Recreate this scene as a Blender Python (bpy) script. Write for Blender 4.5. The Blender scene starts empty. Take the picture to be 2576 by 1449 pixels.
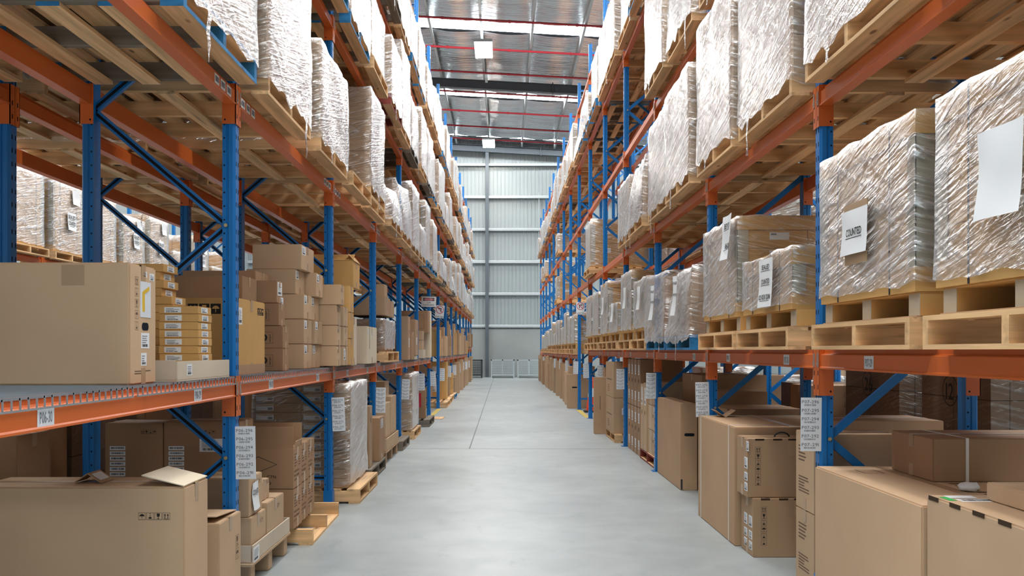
import bpy, bmesh, math, random
from mathutils import Vector, Matrix, noise
C = bpy.context.scene.collection
S = bpy.context.scene
# ------------------------------------------------------------------ camera, world, lights, exposure
F, CX, CY, H = 2300.0, 1266.0, 881.0, 1.372          # focal length, vanishing point (image px, 2576 wide), eye height
cam = bpy.data.cameras.new('camera'); cam.sensor_width = 36.0; cam.lens = 36.0 * F / 2576.0
cam.shift_x = (1288.0 - CX) / 2576.0; cam.shift_y = (CY - 724.5) / 2576.0
cam.clip_start = 0.05; cam.clip_end = 200
camera = bpy.data.objects.new('camera', cam); C.objects.link(camera)
camera.location = (0, 0, H); camera.rotation_euler = (math.pi / 2, 0, 0)
S.camera = camera
S.view_settings.view_transform = 'Standard'; S.view_settings.look = 'None'
S.view_settings.gamma = 1.0; S.view_settings.use_curve_mapping = False
S.view_settings.exposure = 0.72
WORLD_STRENGTH, SKYLIGHT_STRENGTH, LAMP_STRENGTH = 0.12, 20.0, 60.0
S.cycles.max_bounces = 7; S.cycles.diffuse_bounces = 4; S.cycles.glossy_bounces = 3
S.cycles.transparent_max_bounces = 12; S.cycles.transmission_bounces = 4
S.cycles.caustics_reflective = False; S.cycles.caustics_refractive = False
w = bpy.data.worlds.new('daylight'); S.world = w; w.use_nodes = True
bg = w.node_tree.nodes['Background']; bg.inputs[0].default_value = (0.93, 0.97, 1.0, 1); bg.inputs[1].default_value = WORLD_STRENGTH
SKY_Y = [-2.3, 5.9, 13.9, 21.9, 29.9, 37.9, 45.4]      # roof skylight strips (centre)
XL, XR = -1.50, 1.72                                          # aisle planes of the two racks
DEP = 0.86                                                    # upright frame depth
YL = [2.25, 5.155, 8.055] + [10.755 + 2.7 * i for i in range(13)]
YR = [5.005 + 2.685 * (i - 1) for i in range(16)]
ZL = [1.215, 2.85, 4.30, 5.67, 7.05]
ZR = [1.375, 2.80, 4.19, 5.62, 6.93]
TOPL, TOPR = 7.64, 7.53
WALL_Y = 46.6
PI = math.pi
ORD = 'zeroth first second third fourth fifth sixth seventh eighth ninth tenth eleventh twelfth thirteenth fourteenth fifteenth sixteenth seventeenth eighteenth nineteenth twentieth'.split()
def pt(u, v, Y): return ((u - CX) * Y / F, Y, H - (v - CY) * Y / F)

# ------------------------------------------------------------------ materials
def mat_new(name):
    m = bpy.data.materials.new(name); m.use_nodes = True
    nt = m.node_tree; b = nt.nodes['Principled BSDF']
    return m, nt, b
def nd(nt, t, **k):
    n = nt.nodes.new(t)
    for a, v in k.items():
        if a.startswith('i_'):
            n.inputs[int(a[2:])].default_value = v
        else:
            setattr(n, a, v)
    return n
def flat(name, col, rough=0.5, metal=0.0, spec=0.5):
    m, nt, b = mat_new(name)
    b.inputs['Base Color'].default_value = (*col, 1); b.inputs['Roughness'].default_value = rough
    b.inputs['Metallic'].default_value = metal; b.inputs['Specular IOR Level'].default_value = spec
    return m
def varied(name, col, rough, vary=0.12, scale=3.0, amount=0.12, stretch=(1, 1, 1), bump=0.0, bscale=40.0, metal=0.0, spec=0.5, dark=None, knots=0):
    """colour with per-object random value, blotches of noise and optional darker streaks"""
    m, nt, b = mat_new(name); L = nt.links
    tc = nd(nt, 'ShaderNodeTexCoord'); mp = nd(nt, 'ShaderNodeMapping'); mp.inputs['Scale'].default_value = stretch
    L.new(tc.outputs['Object'], mp.inputs[0])
    oi = nd(nt, 'ShaderNodeObjectInfo')
    ad = nd(nt, 'ShaderNodeVectorMath', operation='ADD')
    sc = nd(nt, 'ShaderNodeVectorMath', operation='SCALE'); sc.inputs[0].default_value = (13.7, 7.3, 5.1)
    L.new(oi.outputs['Random'], sc.inputs['Scale']); L.new(mp.outputs[0], ad.inputs[0]); L.new(sc.outputs[0], ad.inputs[1])
    n = nd(nt, 'ShaderNodeTexNoise'); n.inputs['Scale'].default_value = scale; n.inputs['Detail'].default_value = 4
    L.new(ad.outputs[0], n.inputs['Vector'])
    r = nd(nt, 'ShaderNodeMapRange'); r.inputs[1].default_value = 0.3; r.inputs[2].default_value = 0.7
    r.inputs[3].default_value = 1 - amount; r.inputs[4].default_value = 1 + amount
    L.new(n.outputs[0], r.inputs[0])
    r2 = nd(nt, 'ShaderNodeMapRange'); r2.inputs[3].default_value = 1 - vary; r2.inputs[4].default_value = 1 + vary
    L.new(oi.outputs['Random'], r2.inputs[0])
    mu = nd(nt, 'ShaderNodeMath', operation='MULTIPLY'); L.new(r.outputs[0], mu.inputs[0]); L.new(r2.outputs[0], mu.inputs[1])
    vm = nd(nt, 'ShaderNodeVectorMath', operation='SCALE'); vm.inputs[0].default_value = col; L.new(mu.outputs[0], vm.inputs['Scale'])
    out = vm.outputs[0]
    if dark:
        n2 = nd(nt, 'ShaderNodeTexNoise'); n2.inputs['Scale'].default_value = dark[1]; n2.inputs['Detail'].default_value = 3
        L.new(ad.outputs[0], n2.inputs['Vector'])
        r3 = nd(nt, 'ShaderNodeMapRange'); r3.inputs[1].default_value = dark[2]; r3.inputs[2].default_value = dark[2] + 0.08; r3.inputs[4].default_value = dark[3]
        L.new(n2.outputs[0], r3.inputs[0])
        mx = nd(nt, 'ShaderNodeMix', data_type='RGBA'); L.new(r3.outputs[0], mx.inputs[0])
        L.new(out, mx.inputs[6]); mx.inputs[7].default_value = (*dark[0], 1); out = mx.outputs[2]
    if knots:
        mk = nd(nt, 'ShaderNodeMapping'); mk.inputs['Scale'].default_value = tuple(1.0 if q < 2 else 2.6 for q in stretch); L.new(tc.outputs['Object'], mk.inputs[0])
        a2 = nd(nt, 'ShaderNodeVectorMath', operation='ADD'); L.new(mk.outputs[0], a2.inputs[0]); L.new(sc.outputs[0], a2.inputs[1])
        vo = nd(nt, 'ShaderNodeTexVoronoi'); vo.inputs['Scale'].default_value = 2.4; L.new(a2.outputs[0], vo.inputs['Vector'])
        rk = nd(nt, 'ShaderNodeMapRange'); rk.inputs[1].default_value = 0.05; rk.inputs[2].default_value = 0.10; rk.inputs[3].default_value = 0.85; rk.inputs[4].default_value = 0.0
        L.new(vo.outputs['Distance'], rk.inputs[0])
        mkx = nd(nt, 'ShaderNodeMix', data_type='RGBA'); L.new(rk.outputs[0], mkx.inputs[0]); L.new(out, mkx.inputs[6]); mkx.inputs[7].default_value = (0.16, 0.07, 0.03, 1); out = mkx.outputs[2]
    L.new(out, b.inputs['Base Color'])
    b.inputs['Roughness'].default_value = rough; b.inputs['Metallic'].default_value = metal; b.inputs['Specular IOR Level'].default_value = spec
    if bump:
        nb = nd(nt, 'ShaderNodeTexNoise'); nb.inputs['Scale'].default_value = bscale; L.new(ad.outputs[0], nb.inputs['Vector'])
        bp = nd(nt, 'ShaderNodeBump'); bp.inputs['Strength'].default_value = bump; bp.inputs['Distance'].default_value = 0.01
        L.new(nb.outputs[0], bp.inputs['Height']); L.new(bp.outputs[0], b.inputs['Normal'])
    return m
M = {}
M['kraft'] = varied('kraft cardboard', (0.45, 0.295, 0.178), 0.7, 0.09, 2.2, 0.06, bump=0.05, bscale=9, spec=0.25)
M['brown'] = varied('brown cardboard', (0.36, 0.215, 0.122), 0.7, 0.08, 2.2, 0.07, bump=0.06, bscale=9, spec=0.25)
M['tan'] = varied('tan cardboard', (0.55, 0.38, 0.24), 0.7, 0.07, 2.2, 0.06, bump=0.05, bscale=9, spec=0.25)
M['amber'] = varied('amber cardboard', (0.63, 0.365, 0.13), 0.62, 0.07, 2.2, 0.06, bump=0.05, bscale=9, spec=0.3)
M['beige'] = varied('beige cardboard', (0.64, 0.54, 0.42), 0.7, 0.06, 2.2, 0.06, bump=0.08, bscale=9, spec=0.25)
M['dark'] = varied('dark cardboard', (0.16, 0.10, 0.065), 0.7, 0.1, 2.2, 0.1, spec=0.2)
M['cream'] = varied('cream cardboard', (0.72, 0.62, 0.47), 0.7, 0.06, 2.2, 0.06, spec=0.25)
M['inside'] = flat('cardboard inner face', (0.40, 0.27, 0.165), 0.8, spec=0.2)
M['seam'] = flat('carton seam', (0.055, 0.035, 0.022), 0.9, spec=0.1)
M['tape'] = flat('packing tape', (0.43, 0.285, 0.165), 0.28, spec=0.5)
M['ink'] = flat('printing ink', (0.025, 0.022, 0.02), 0.7, spec=0.2)
M['inkb'] = flat('faint brown printing', (0.15, 0.095, 0.06), 0.7, spec=0.2)
M['grey'] = flat('grey printing', (0.22, 0.23, 0.26), 0.7, spec=0.2)
M['white'] = flat('white paper', (0.80, 0.82, 0.84), 0.55, spec=0.3)
M['sheet'] = flat('plastic coated sign', (0.73, 0.77, 0.82), 0.3, spec=0.5)
M['wx'] = varied('pine grain across', (0.69, 0.43, 0.215), 0.65, 0.16, 1.6, 0.3, stretch=(0.9, 14, 14), dark=((0.13, 0.065, 0.03), 0.9, 0.66, 0.7), knots=1, bump=0.06, bscale=12, spec=0.3)
M['wy'] = varied('pine grain along', (0.69, 0.44, 0.225), 0.65, 0.18, 1.6, 0.3, stretch=(14, 0.9, 14), dark=((0.12, 0.08, 0.055), 0.8, 0.62, 0.75), knots=1, bump=0.06, bscale=12, spec=0.3)
M['gx'] = varied('weathered timber across', (0.20, 0.17, 0.135), 0.8, 0.15, 1.6, 0.25, stretch=(0.9, 14, 14), spec=0.2)
M['gy'] = varied('weathered timber along', (0.21, 0.18, 0.14), 0.8, 0.15, 1.6, 0.25, stretch=(14, 0.9, 14), spec=0.2)
M['pblue'] = varied('blue pallet paint', (0.03, 0.20, 0.43), 0.6, 0.15, 3, 0.25, stretch=(3, 3, 3), dark=((0.02, 0.05, 0.09), 2.0, 0.60, 0.6), spec=0.3)
M['pred'] = varied('red pallet paint', (0.22, 0.045, 0.035), 0.65, 0.15, 3, 0.25, spec=0.3)
M['blue'] = varied('blue rack paint', (0.003, 0.15, 0.45), 0.33, 0.06, 2, 0.05, spec=0.5)
M['orange'] = varied('orange rack paint', (0.60, 0.125, 0.022), 0.36, 0.05, 1.2, 0.08, stretch=(1, 0.6, 1), spec=0.5, dark=((0.30, 0.055, 0.012), 3.0, 0.68, 0.5))
M['hole'] = flat('punched hole', (0.012, 0.014, 0.02), 0.9, spec=0.1)
M['zinc'] = flat('zinc plated steel', (0.55, 0.56, 0.56), 0.35, 0.8)
M['brass'] = flat('yellow zinc bolt', (0.62, 0.50, 0.26), 0.35, 0.8)
M['wire'] = flat('galvanised wire', (0.30, 0.33, 0.35), 0.45, 0.3)
M['steel'] = varied('grey painted steel', (0.085, 0.105, 0.125), 0.5, 0.03, 1, 0.05)
M['steeld'] = varied('dark painted steel', (0.07, 0.075, 0.085), 0.5, 0.03, 1, 0.05)
M['girt'] = flat('galvanised girt', (0.42, 0.46, 0.48), 0.45, 0.3)
M['red'] = flat('red pipe paint', (0.40, 0.022, 0.035), 0.4)
M['signred'] = flat('red sign print', (0.60, 0.02, 0.045), 0.45)
M['green'] = flat('green print', (0.05, 0.45, 0.10), 0.5)
M['bprint'] = flat('blue print', (0.02, 0.09, 0.50), 0.5)
M['yprint'] = flat('yellow print', (0.75, 0.47, 0.03), 0.5)
M['board'] = flat('edge protector board', (0.47, 0.41, 0.31), 0.6, spec=0.3)
M['strap'] = flat('white strapping', (0.75, 0.74, 0.70), 0.35)
M['bstrap'] = flat('black strapping', (0.03, 0.03, 0.035), 0.4)
M['rubber'] = flat('black rubber', (0.02, 0.02, 0.02), 0.6)
M['cone'] = flat('orange cone plastic', (0.80, 0.07, 0.02), 0.4)
M['ladder'] = flat('blue trolley paint', (0.02, 0.22, 0.55), 0.4)
M['bottle'] = flat('dark green bottles', (0.012, 0.05, 0.035), 0.25)
M['crate'] = flat('grey crate plastic', (0.42, 0.47, 0.49), 0.5)
M['crated'] = flat('black crate plastic', (0.018, 0.02, 0.024), 0.4)
M['yline'] = varied('yellow floor paint', (0.55, 0.40, 0.06), 0.6, 0, 8, 0.2)
M['conc'] = varied('concrete panel', (0.30, 0.32, 0.31), 0.8, 0, 0.7, 0.08)
M['clad'] = varied('wall cladding', (0.33, 0.37, 0.378), 0.45, 0, 0.2, 0.03)

def emit(name, col, st):
    m = bpy.data.materials.new(name); m.use_nodes = True; nt = m.node_tree
    nt.nodes.remove(nt.nodes['Principled BSDF'])
    e = nd(nt, 'ShaderNodeEmission'); e.inputs[0].default_value = (*col, 1); e.inputs[1].default_value = st
    nt.links.new(e.outputs[0], nt.nodes['Material Output'].inputs[0]); return m
M['sky'] = emit('daylight through skylight sheet', (0.96, 0.985, 1.0), SKYLIGHT_STRENGTH)
M['lamp'] = emit('lamp diffuser', (1.0, 0.965, 0.88), LAMP_STRENGTH)

def film_mat(name, lo, hi, white, gl=0.6, tint=1.0, sheen=0.45):
    """stretch film: hazy, with fine slanting stretch lines and broad creases; denser at grazing angles"""
    m = bpy.data.materials.new(name); m.use_nodes = True; nt = m.node_tree; L = nt.links
    nt.nodes.remove(nt.nodes['Principled BSDF'])
    tc = nd(nt, 'ShaderNodeTexCoord'); sx = nd(nt, 'ShaderNodeSeparateXYZ'); L.new(tc.outputs['Object'], sx.inputs[0])
    oi = nd(nt, 'ShaderNodeObjectInfo')
    a = nd(nt, 'ShaderNodeMath', operation='ADD'); L.new(sx.outputs[0], a.inputs[0]); L.new(sx.outputs[1], a.inputs[1])
    def rot(ca, sa, s1, s2, off):
        p1 = nd(nt, 'ShaderNodeMath', operation='MULTIPLY', i_1=ca * s1); L.new(a.outputs[0], p1.inputs[0])
        p2 = nd(nt, 'ShaderNodeMath', operation='MULTIPLY_ADD', i_1=sa * s1); L.new(sx.outputs[2], p2.inputs[0]); L.new(p1.outputs[0], p2.inputs[2])
        q1 = nd(nt, 'ShaderNodeMath', operation='MULTIPLY', i_1=-sa * s2); L.new(a.outputs[0], q1.inputs[0])
        q2 = nd(nt, 'ShaderNodeMath', operation='MULTIPLY_ADD', i_1=ca * s2); L.new(sx.outputs[2], q2.inputs[0]); L.new(q1.outputs[0], q2.inputs[2])
        r = nd(nt, 'ShaderNodeMath', operation='MULTIPLY', i_1=37.0 + off); L.new(oi.outputs['Random'], r.inputs[0])
        cb = nd(nt, 'ShaderNodeCombineXYZ'); L.new(p2.outputs[0], cb.inputs[0]); L.new(q2.outputs[0], cb.inputs[1]); L.new(r.outputs[0], cb.inputs[2])
        return cb.outputs[0]
    def ns(vec, detail, dist=0.0):
        n = nd(nt, 'ShaderNodeTexNoise'); n.inputs['Scale'].default_value = 1; n.inputs['Detail'].default_value = detail; n.inputs['Distortion'].default_value = dist; L.new(vec, n.inputs['Vector']); return n.outputs[0]
    n1 = ns(rot(0.978, 0.208, 1.1, 62, 0), 3); n2 = ns(rot(0.9, -0.43, 2.5, 11.0, 11), 5, 0.8); n3 = ns(rot(0.94, 0.34, 5.0, 26.0, 23), 4, 1.5)
    def mr(x, a0, a1, b0, b1):
        r = nd(nt, 'ShaderNodeMapRange'); L.new(x, r.inputs[0])
        for k, v in zip((1, 2, 3, 4), (a0, a1, b0, b1)): r.inputs[k].default_value = v
        return r.outputs[0]
    def mth(op, x, y, z=None):
        n = nd(nt, 'ShaderNodeMath', operation=op)
        for k, v in enumerate((x, y, z)):
            if v is None: continue
            if isinstance(v, float): n.inputs[k].default_value = v
            else: L.new(v, n.inputs[k])
        return n.outputs[0]
    lines = mr(n1, 0.52, 0.70, 0.0, 1.0); broad = mr(n2, 0.42, 0.66, 0.0, 1.0); crease = mr(n3, 0.50, 0.66, 0.0, 1.0)
    f = mth('MULTIPLY_ADD', lines, (hi - lo) * 0.55, mth('MULTIPLY_ADD', mth('MULTIPLY', broad, crease), (hi - lo) * 0.9, lo))
    lw = nd(nt, 'ShaderNodeLayerWeight'); lw.inputs[0].default_value = 0.30
    fa = nd(nt, 'ShaderNodeMath', operation='MULTIPLY_ADD', i_1=sheen); L.new(lw.outputs['Facing'], fa.inputs[0]); L.new(f, fa.inputs[2]); fa.use_clamp = True
    hgt = mth('MULTIPLY_ADD', n1, 0.35, mth('MULTIPLY_ADD', n3, 0.6, mth('MULTIPLY', n2, 0.6)))
    bp = nd(nt, 'ShaderNodeBump'); bp.inputs['Strength'].default_value = 0.9; bp.inputs['Distance'].default_value = 0.025; L.new(hgt, bp.inputs['Height'])
    g = nd(nt, 'ShaderNodeBsdfGlossy'); g.inputs['Color'].default_value = (tint, tint, tint, 1); g.inputs['Roughness'].default_value = 0.2; L.new(bp.outputs[0], g.inputs['Normal'])
    d = nd(nt, 'ShaderNodeBsdfDiffuse'); d.inputs['Color'].default_value = (*white, 1); L.new(bp.outputs[0], d.inputs['Normal'])
    t = nd(nt, 'ShaderNodeBsdfTransparent'); t.inputs[0].default_value = (0.97, 0.97, 0.97, 1)
    m1 = nd(nt, 'ShaderNodeMixShader'); m1.inputs[0].default_value = gl; L.new(d.outputs[0], m1.inputs[1]); L.new(g.outputs[0], m1.inputs[2])
    m2 = nd(nt, 'ShaderNodeMixShader'); L.new(fa.outputs[0], m2.inputs[0]); L.new(t.outputs[0], m2.inputs[1]); L.new(m1.outputs[0], m2.inputs[2])
    L.new(m2.outputs[0], nt.nodes['Material Output'].inputs[0])
    return m
M['film'] = film_mat('stretch film', 0.06, 0.85, (0.84, 0.85, 0.87), 0.74, 1.0, 0.85)
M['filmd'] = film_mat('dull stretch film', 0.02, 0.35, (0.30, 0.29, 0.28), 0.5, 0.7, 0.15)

def floor_mat():
    m, nt, b = mat_new('polished concrete'); L = nt.links
    tc = nd(nt, 'ShaderNodeTexCoord')
    n1 = nd(nt, 'ShaderNodeTexNoise'); n1.inputs['Scale'].default_value = 0.55; n1.inputs['Detail'].default_value = 6; n1.inputs['Roughness'].default_value = 0.6
    n2 = nd(nt, 'ShaderNodeTexNoise'); n2.inputs['Scale'].default_value = 3.0; n2.inputs['Detail'].default_value = 8; n2.inputs['Distortion'].default_value = 0.6
    mp = nd(nt, 'ShaderNodeMapping'); mp.inputs['Scale'].default_value = (3.0, 1.1, 1); L.new(tc.outputs['Object'], mp.inputs[0])
    n3 = nd(nt, 'ShaderNodeTexNoise'); n3.inputs['Scale'].default_value = 1.2; n3.inputs['Detail'].default_value = 7; n3.inputs['Roughness'].default_value = 0.7
    L.new(tc.outputs['Object'], n1.inputs['Vector']); L.new(tc.outputs['Object'], n2.inputs['Vector']); L.new(mp.outputs[0], n3.inputs['Vector'])
    cr = nd(nt, 'ShaderNodeValToRGB'); e = cr.color_ramp.elements
    e[0].position = 0.3; e[0].color = (0.27, 0.305, 0.312, 1); e[1].position = 0.70; e[1].color = (0.41, 0.445, 0.45, 1)
    av = nd(nt, 'ShaderNodeMath', operation='MULTIPLY_ADD', i_1=0.5); L.new(n2.outputs[0], av.inputs[0])
    h = nd(nt, 'ShaderNodeMath', operation='MULTIPLY', i_1=0.5); L.new(n1.outputs[0], h.inputs[0]); L.new(h.outputs[0], av.inputs[2])
    L.new(av.outputs[0], cr.inputs[0])
    # dark scuffs
    r = nd(nt, 'ShaderNodeMapRange'); r.inputs[1].default_value = 0.58; r.inputs[2].default_value = 0.72; r.inputs[4].default_value = 0.5; L.new(n3.outputs[0], r.inputs[0])
    mx = nd(nt, 'ShaderNodeMix', data_type='RGBA'); L.new(r.outputs[0], mx.inputs[0]); L.new(cr.outputs[0], mx.inputs[6]); mx.inputs[7].default_value = (0.22, 0.235, 0.23, 1)
    L.new(mx.outputs[2], b.inputs['Base Color'])
    rr = nd(nt, 'ShaderNodeMapRange'); rr.inputs[3].default_value = 0.22; rr.inputs[4].default_value = 0.5; b.inputs['Specular IOR Level'].default_value = 0.4; L.new(n1.outputs[0], rr.inputs[0]); L.new(rr.outputs[0], b.inputs['Roughness'])
    return m
M['floor'] = floor_mat()
def foil_mat():
    m, nt, b = mat_new('foil roof insulation'); L = nt.links
    tc = nd(nt, 'ShaderNodeTexCoord'); mp = nd(nt, 'ShaderNodeMapping'); mp.inputs['Scale'].default_value = (0.55, 11, 1); L.new(tc.outputs['Object'], mp.inputs[0])
    n = nd(nt, 'ShaderNodeTexNoise'); n.inputs['Scale'].default_value = 1.0; n.inputs['Detail'].default_value = 4; n.inputs['Distortion'].default_value = 0.4; L.new(mp.outputs[0], n.inputs['Vector'])
    bp = nd(nt, 'ShaderNodeBump'); bp.inputs['Strength'].default_value = 1.0; bp.inputs['Distance'].default_value = 0.06; L.new(n.outputs[0], bp.inputs['Height']); L.new(bp.outputs[0], b.inputs['Normal'])
    b.inputs['Base Color'].default_value = (0.66, 0.67, 0.69, 1); b.inputs['Metallic'].default_value = 0.9; b.inputs['Roughness'].default_value = 0.17
    return m
M['foil'] = foil_mat()

# ------------------------------------------------------------------ mesh builder
class MB:
    def __init__(s): s.v = []; s.f = []; s.m = []
    def face(s, pts, mat=0):
        b = len(s.v); s.v.extend([tuple(p) for p in pts]); s.f.append(tuple(range(b, b + len(pts)))); s.m.append(mat); return s
    def box(s, x0, x1, y0, y1, z0, z1, mat=0):
        b = len(s.v); s.v += [(x0, y0, z0), (x1, y0, z0), (x1, y1, z0), (x0, y1, z0), (x0, y0, z1), (x1, y0, z1), (x1, y1, z1), (x0, y1, z1)]
        for q in ((0, 3, 2, 1), (4, 5, 6, 7), (0, 1, 5, 4), (1, 2, 6, 5), (2, 3, 7, 6), (3, 0, 4, 7)):
            s.f.append(tuple(b + i for i in q)); s.m.append(mat)
        return s
    def obox(s, M4, sx, sy, sz, mat=0):
        b = len(s.v)
        for z in (-1, 1):
            for x, y in ((-1, -1), (1, -1), (1, 1), (-1, 1)):
                s.v.append(tuple(M4 @ Vector((x * sx / 2, y * sy / 2, z * sz / 2))))
        for q in ((0, 3, 2, 1), (4, 5, 6, 7), (0, 1, 5, 4), (1, 2, 6, 5), (2, 3, 7, 6), (3, 0, 4, 7)):
            s.f.append(tuple(b + i for i in q)); s.m.append(mat)
        return s
    def bar(s, p, q, w, h, mat=0):
        p, q = Vector(p), Vector(q); d = (q - p); l = d.length; d.normalize()
        up = Vector((0, 0, 1)) if abs(d.z) < 0.99 else Vector((0, 1, 0))
        sd = d.cross(up).normalized(); up = sd.cross(d)
        R = Matrix((sd, d, up)).transposed().to_4x4(); R.translation = (p + q) / 2
        return s.obox(R, w, l, h, mat)
    def extrude(s, prof, axis, a0, a1, mat=0, caps=True):
        """closed profile [(p,q)...] swept along axis: 'y' profile=(x,z); 'z' profile=(x,y); 'x' profile=(y,z)"""
        n = len(prof); b = len(s.v)
        for a in (a0, a1):
            for p, q in prof:
                s.v.append({'y': (p, a, q), 'z': (p, q, a), 'x': (a, p, q)}[axis])
        for i in range(n):
            j = (i + 1) % n; s.f.append((b + i, b + j, b + n + j, b + n + i)); s.m.append(mat)
        if caps:
            s.f.append(tuple(b + i for i in reversed(range(n)))); s.m.append(mat)
            s.f.append(tuple(b + n + i for i in range(n))); s.m.append(mat)
        return s
    def tube(s, pts, r, n=6, mat=0, closed=False):
        pts = [Vector(p) for p in pts]; b = len(s.v); k = len(pts)
        for i, p in enumerate(pts):
            d = (pts[min(i + 1, k - 1)] - pts[max(i - 1, 0)]).normalized()
            u = d.cross(Vector((0, 0, 1)) if abs(d.z) < 0.9 else Vector((0, 1, 0))).normalized(); v = d.cross(u)
            for j in range(n):
                a = 2 * PI * j / n; s.v.append(tuple(p + u * math.cos(a) * r + v * math.sin(a) * r))
        for i in range(k - 1):
            for j in range(n):
                s.f.append((b + i * n + j, b + i * n + (j + 1) % n, b + (i + 1) * n + (j + 1) % n, b + (i + 1) * n + j)); s.m.append(mat)
        s.f.append(tuple(b + j for j in reversed(range(n)))); s.m.append(mat)
        s.f.append(tuple(b + (k - 1) * n + j for j in range(n))); s.m.append(mat)
        return s
    def lathe(s, prof, n=16, mat=0, c=(0, 0, 0)):
        b = len(s.v)
        for r, z in prof:
            for j in range(n):
                a = 2 * PI * j / n; s.v.append((c[0] + r * math.cos(a), c[1] + r * math.sin(a), c[2] + z))
        for i in range(len(prof) - 1):
            for j in range(n):
                s.f.append((b + i * n + j, b + i * n + (j + 1) % n, b + (i + 1) * n + (j + 1) % n, b + (i + 1) * n + j)); s.m.append(mat)
        return s
    def mesh(s, name, mats, smooth=False, bevel=0):
        me = bpy.data.meshes.new(name); me.from_pydata(s.v, [], s.f)
        for m in mats: me.materials.append(M[m])
        me.polygons.foreach_set('material_index', s.m)
        if bevel:
            bm = bmesh.new(); bm.from_mesh(me)
            bmesh.ops.bevel(bm, geom=list(bm.edges), offset=bevel, segments=2, affect='EDGES', clamp_overlap=True)
            bm.to_mesh(me); bm.free()
        if smooth: me.polygons.foreach_set('use_smooth', [True] * len(me.polygons))
        me.update(); return me
    def build(s, name, mats, parent=None, loc=None, smooth=False, bevel=0):
        return place(name, s.mesh(name, mats, smooth, bevel), parent, loc)
def place(name, me, parent=None, loc=None, rz=0.0):
    o = bpy.data.objects.new(name, me); C.objects.link(o)
    if parent: o.parent = parent
    if loc: o.location = loc
    if rz: o.rotation_euler = (0, 0, rz)
    return o
LABELS = {}
def tag(o, label, cat, group=None, kind=None):
    o['label'] = label; o['category'] = cat
    if group: o['group'] = group
    if kind: o['kind'] = kind
    key = ' '.join(x for x in label.lower().replace(',', ' ').split() if not x.isdigit())
    n = len(label.split())
    if key in LABELS or n > 16 or n < 4: print('LABEL?', n, o.name, '|', label)
    LABELS[key] = 1
    return o
def empty(name, loc, rz=0.0):
    o = bpy.data.objects.new(name, None); C.objects.link(o); o.location = loc; o.rotation_euler = (0, 0, rz); o.empty_display_size = 0.1; return o
def dup(root, loc, rz=0.0):
    def cp(o, par):
        c = o.copy(); C.objects.link(c)
        if par: c.parent = par
        for ch in KIDS.get(o.name, []): cp(ch, c)
        return c
    if root.name not in KIDS: index_kids(root)
    r = cp(root, None); r.location = loc; r.rotation_euler = (0, 0, rz)
    for k in ('label', 'group'):
        if k in r: del r[k]
    return r
KIDS = {}
def index_kids(o):
    KIDS[o.name] = list(o.children)
    for c in KIDS[o.name]: index_kids(c)
def structure(name, mb, mats, **k):
    o = mb.build(name, mats, **k); o['kind'] = 'structure'; return o

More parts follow.
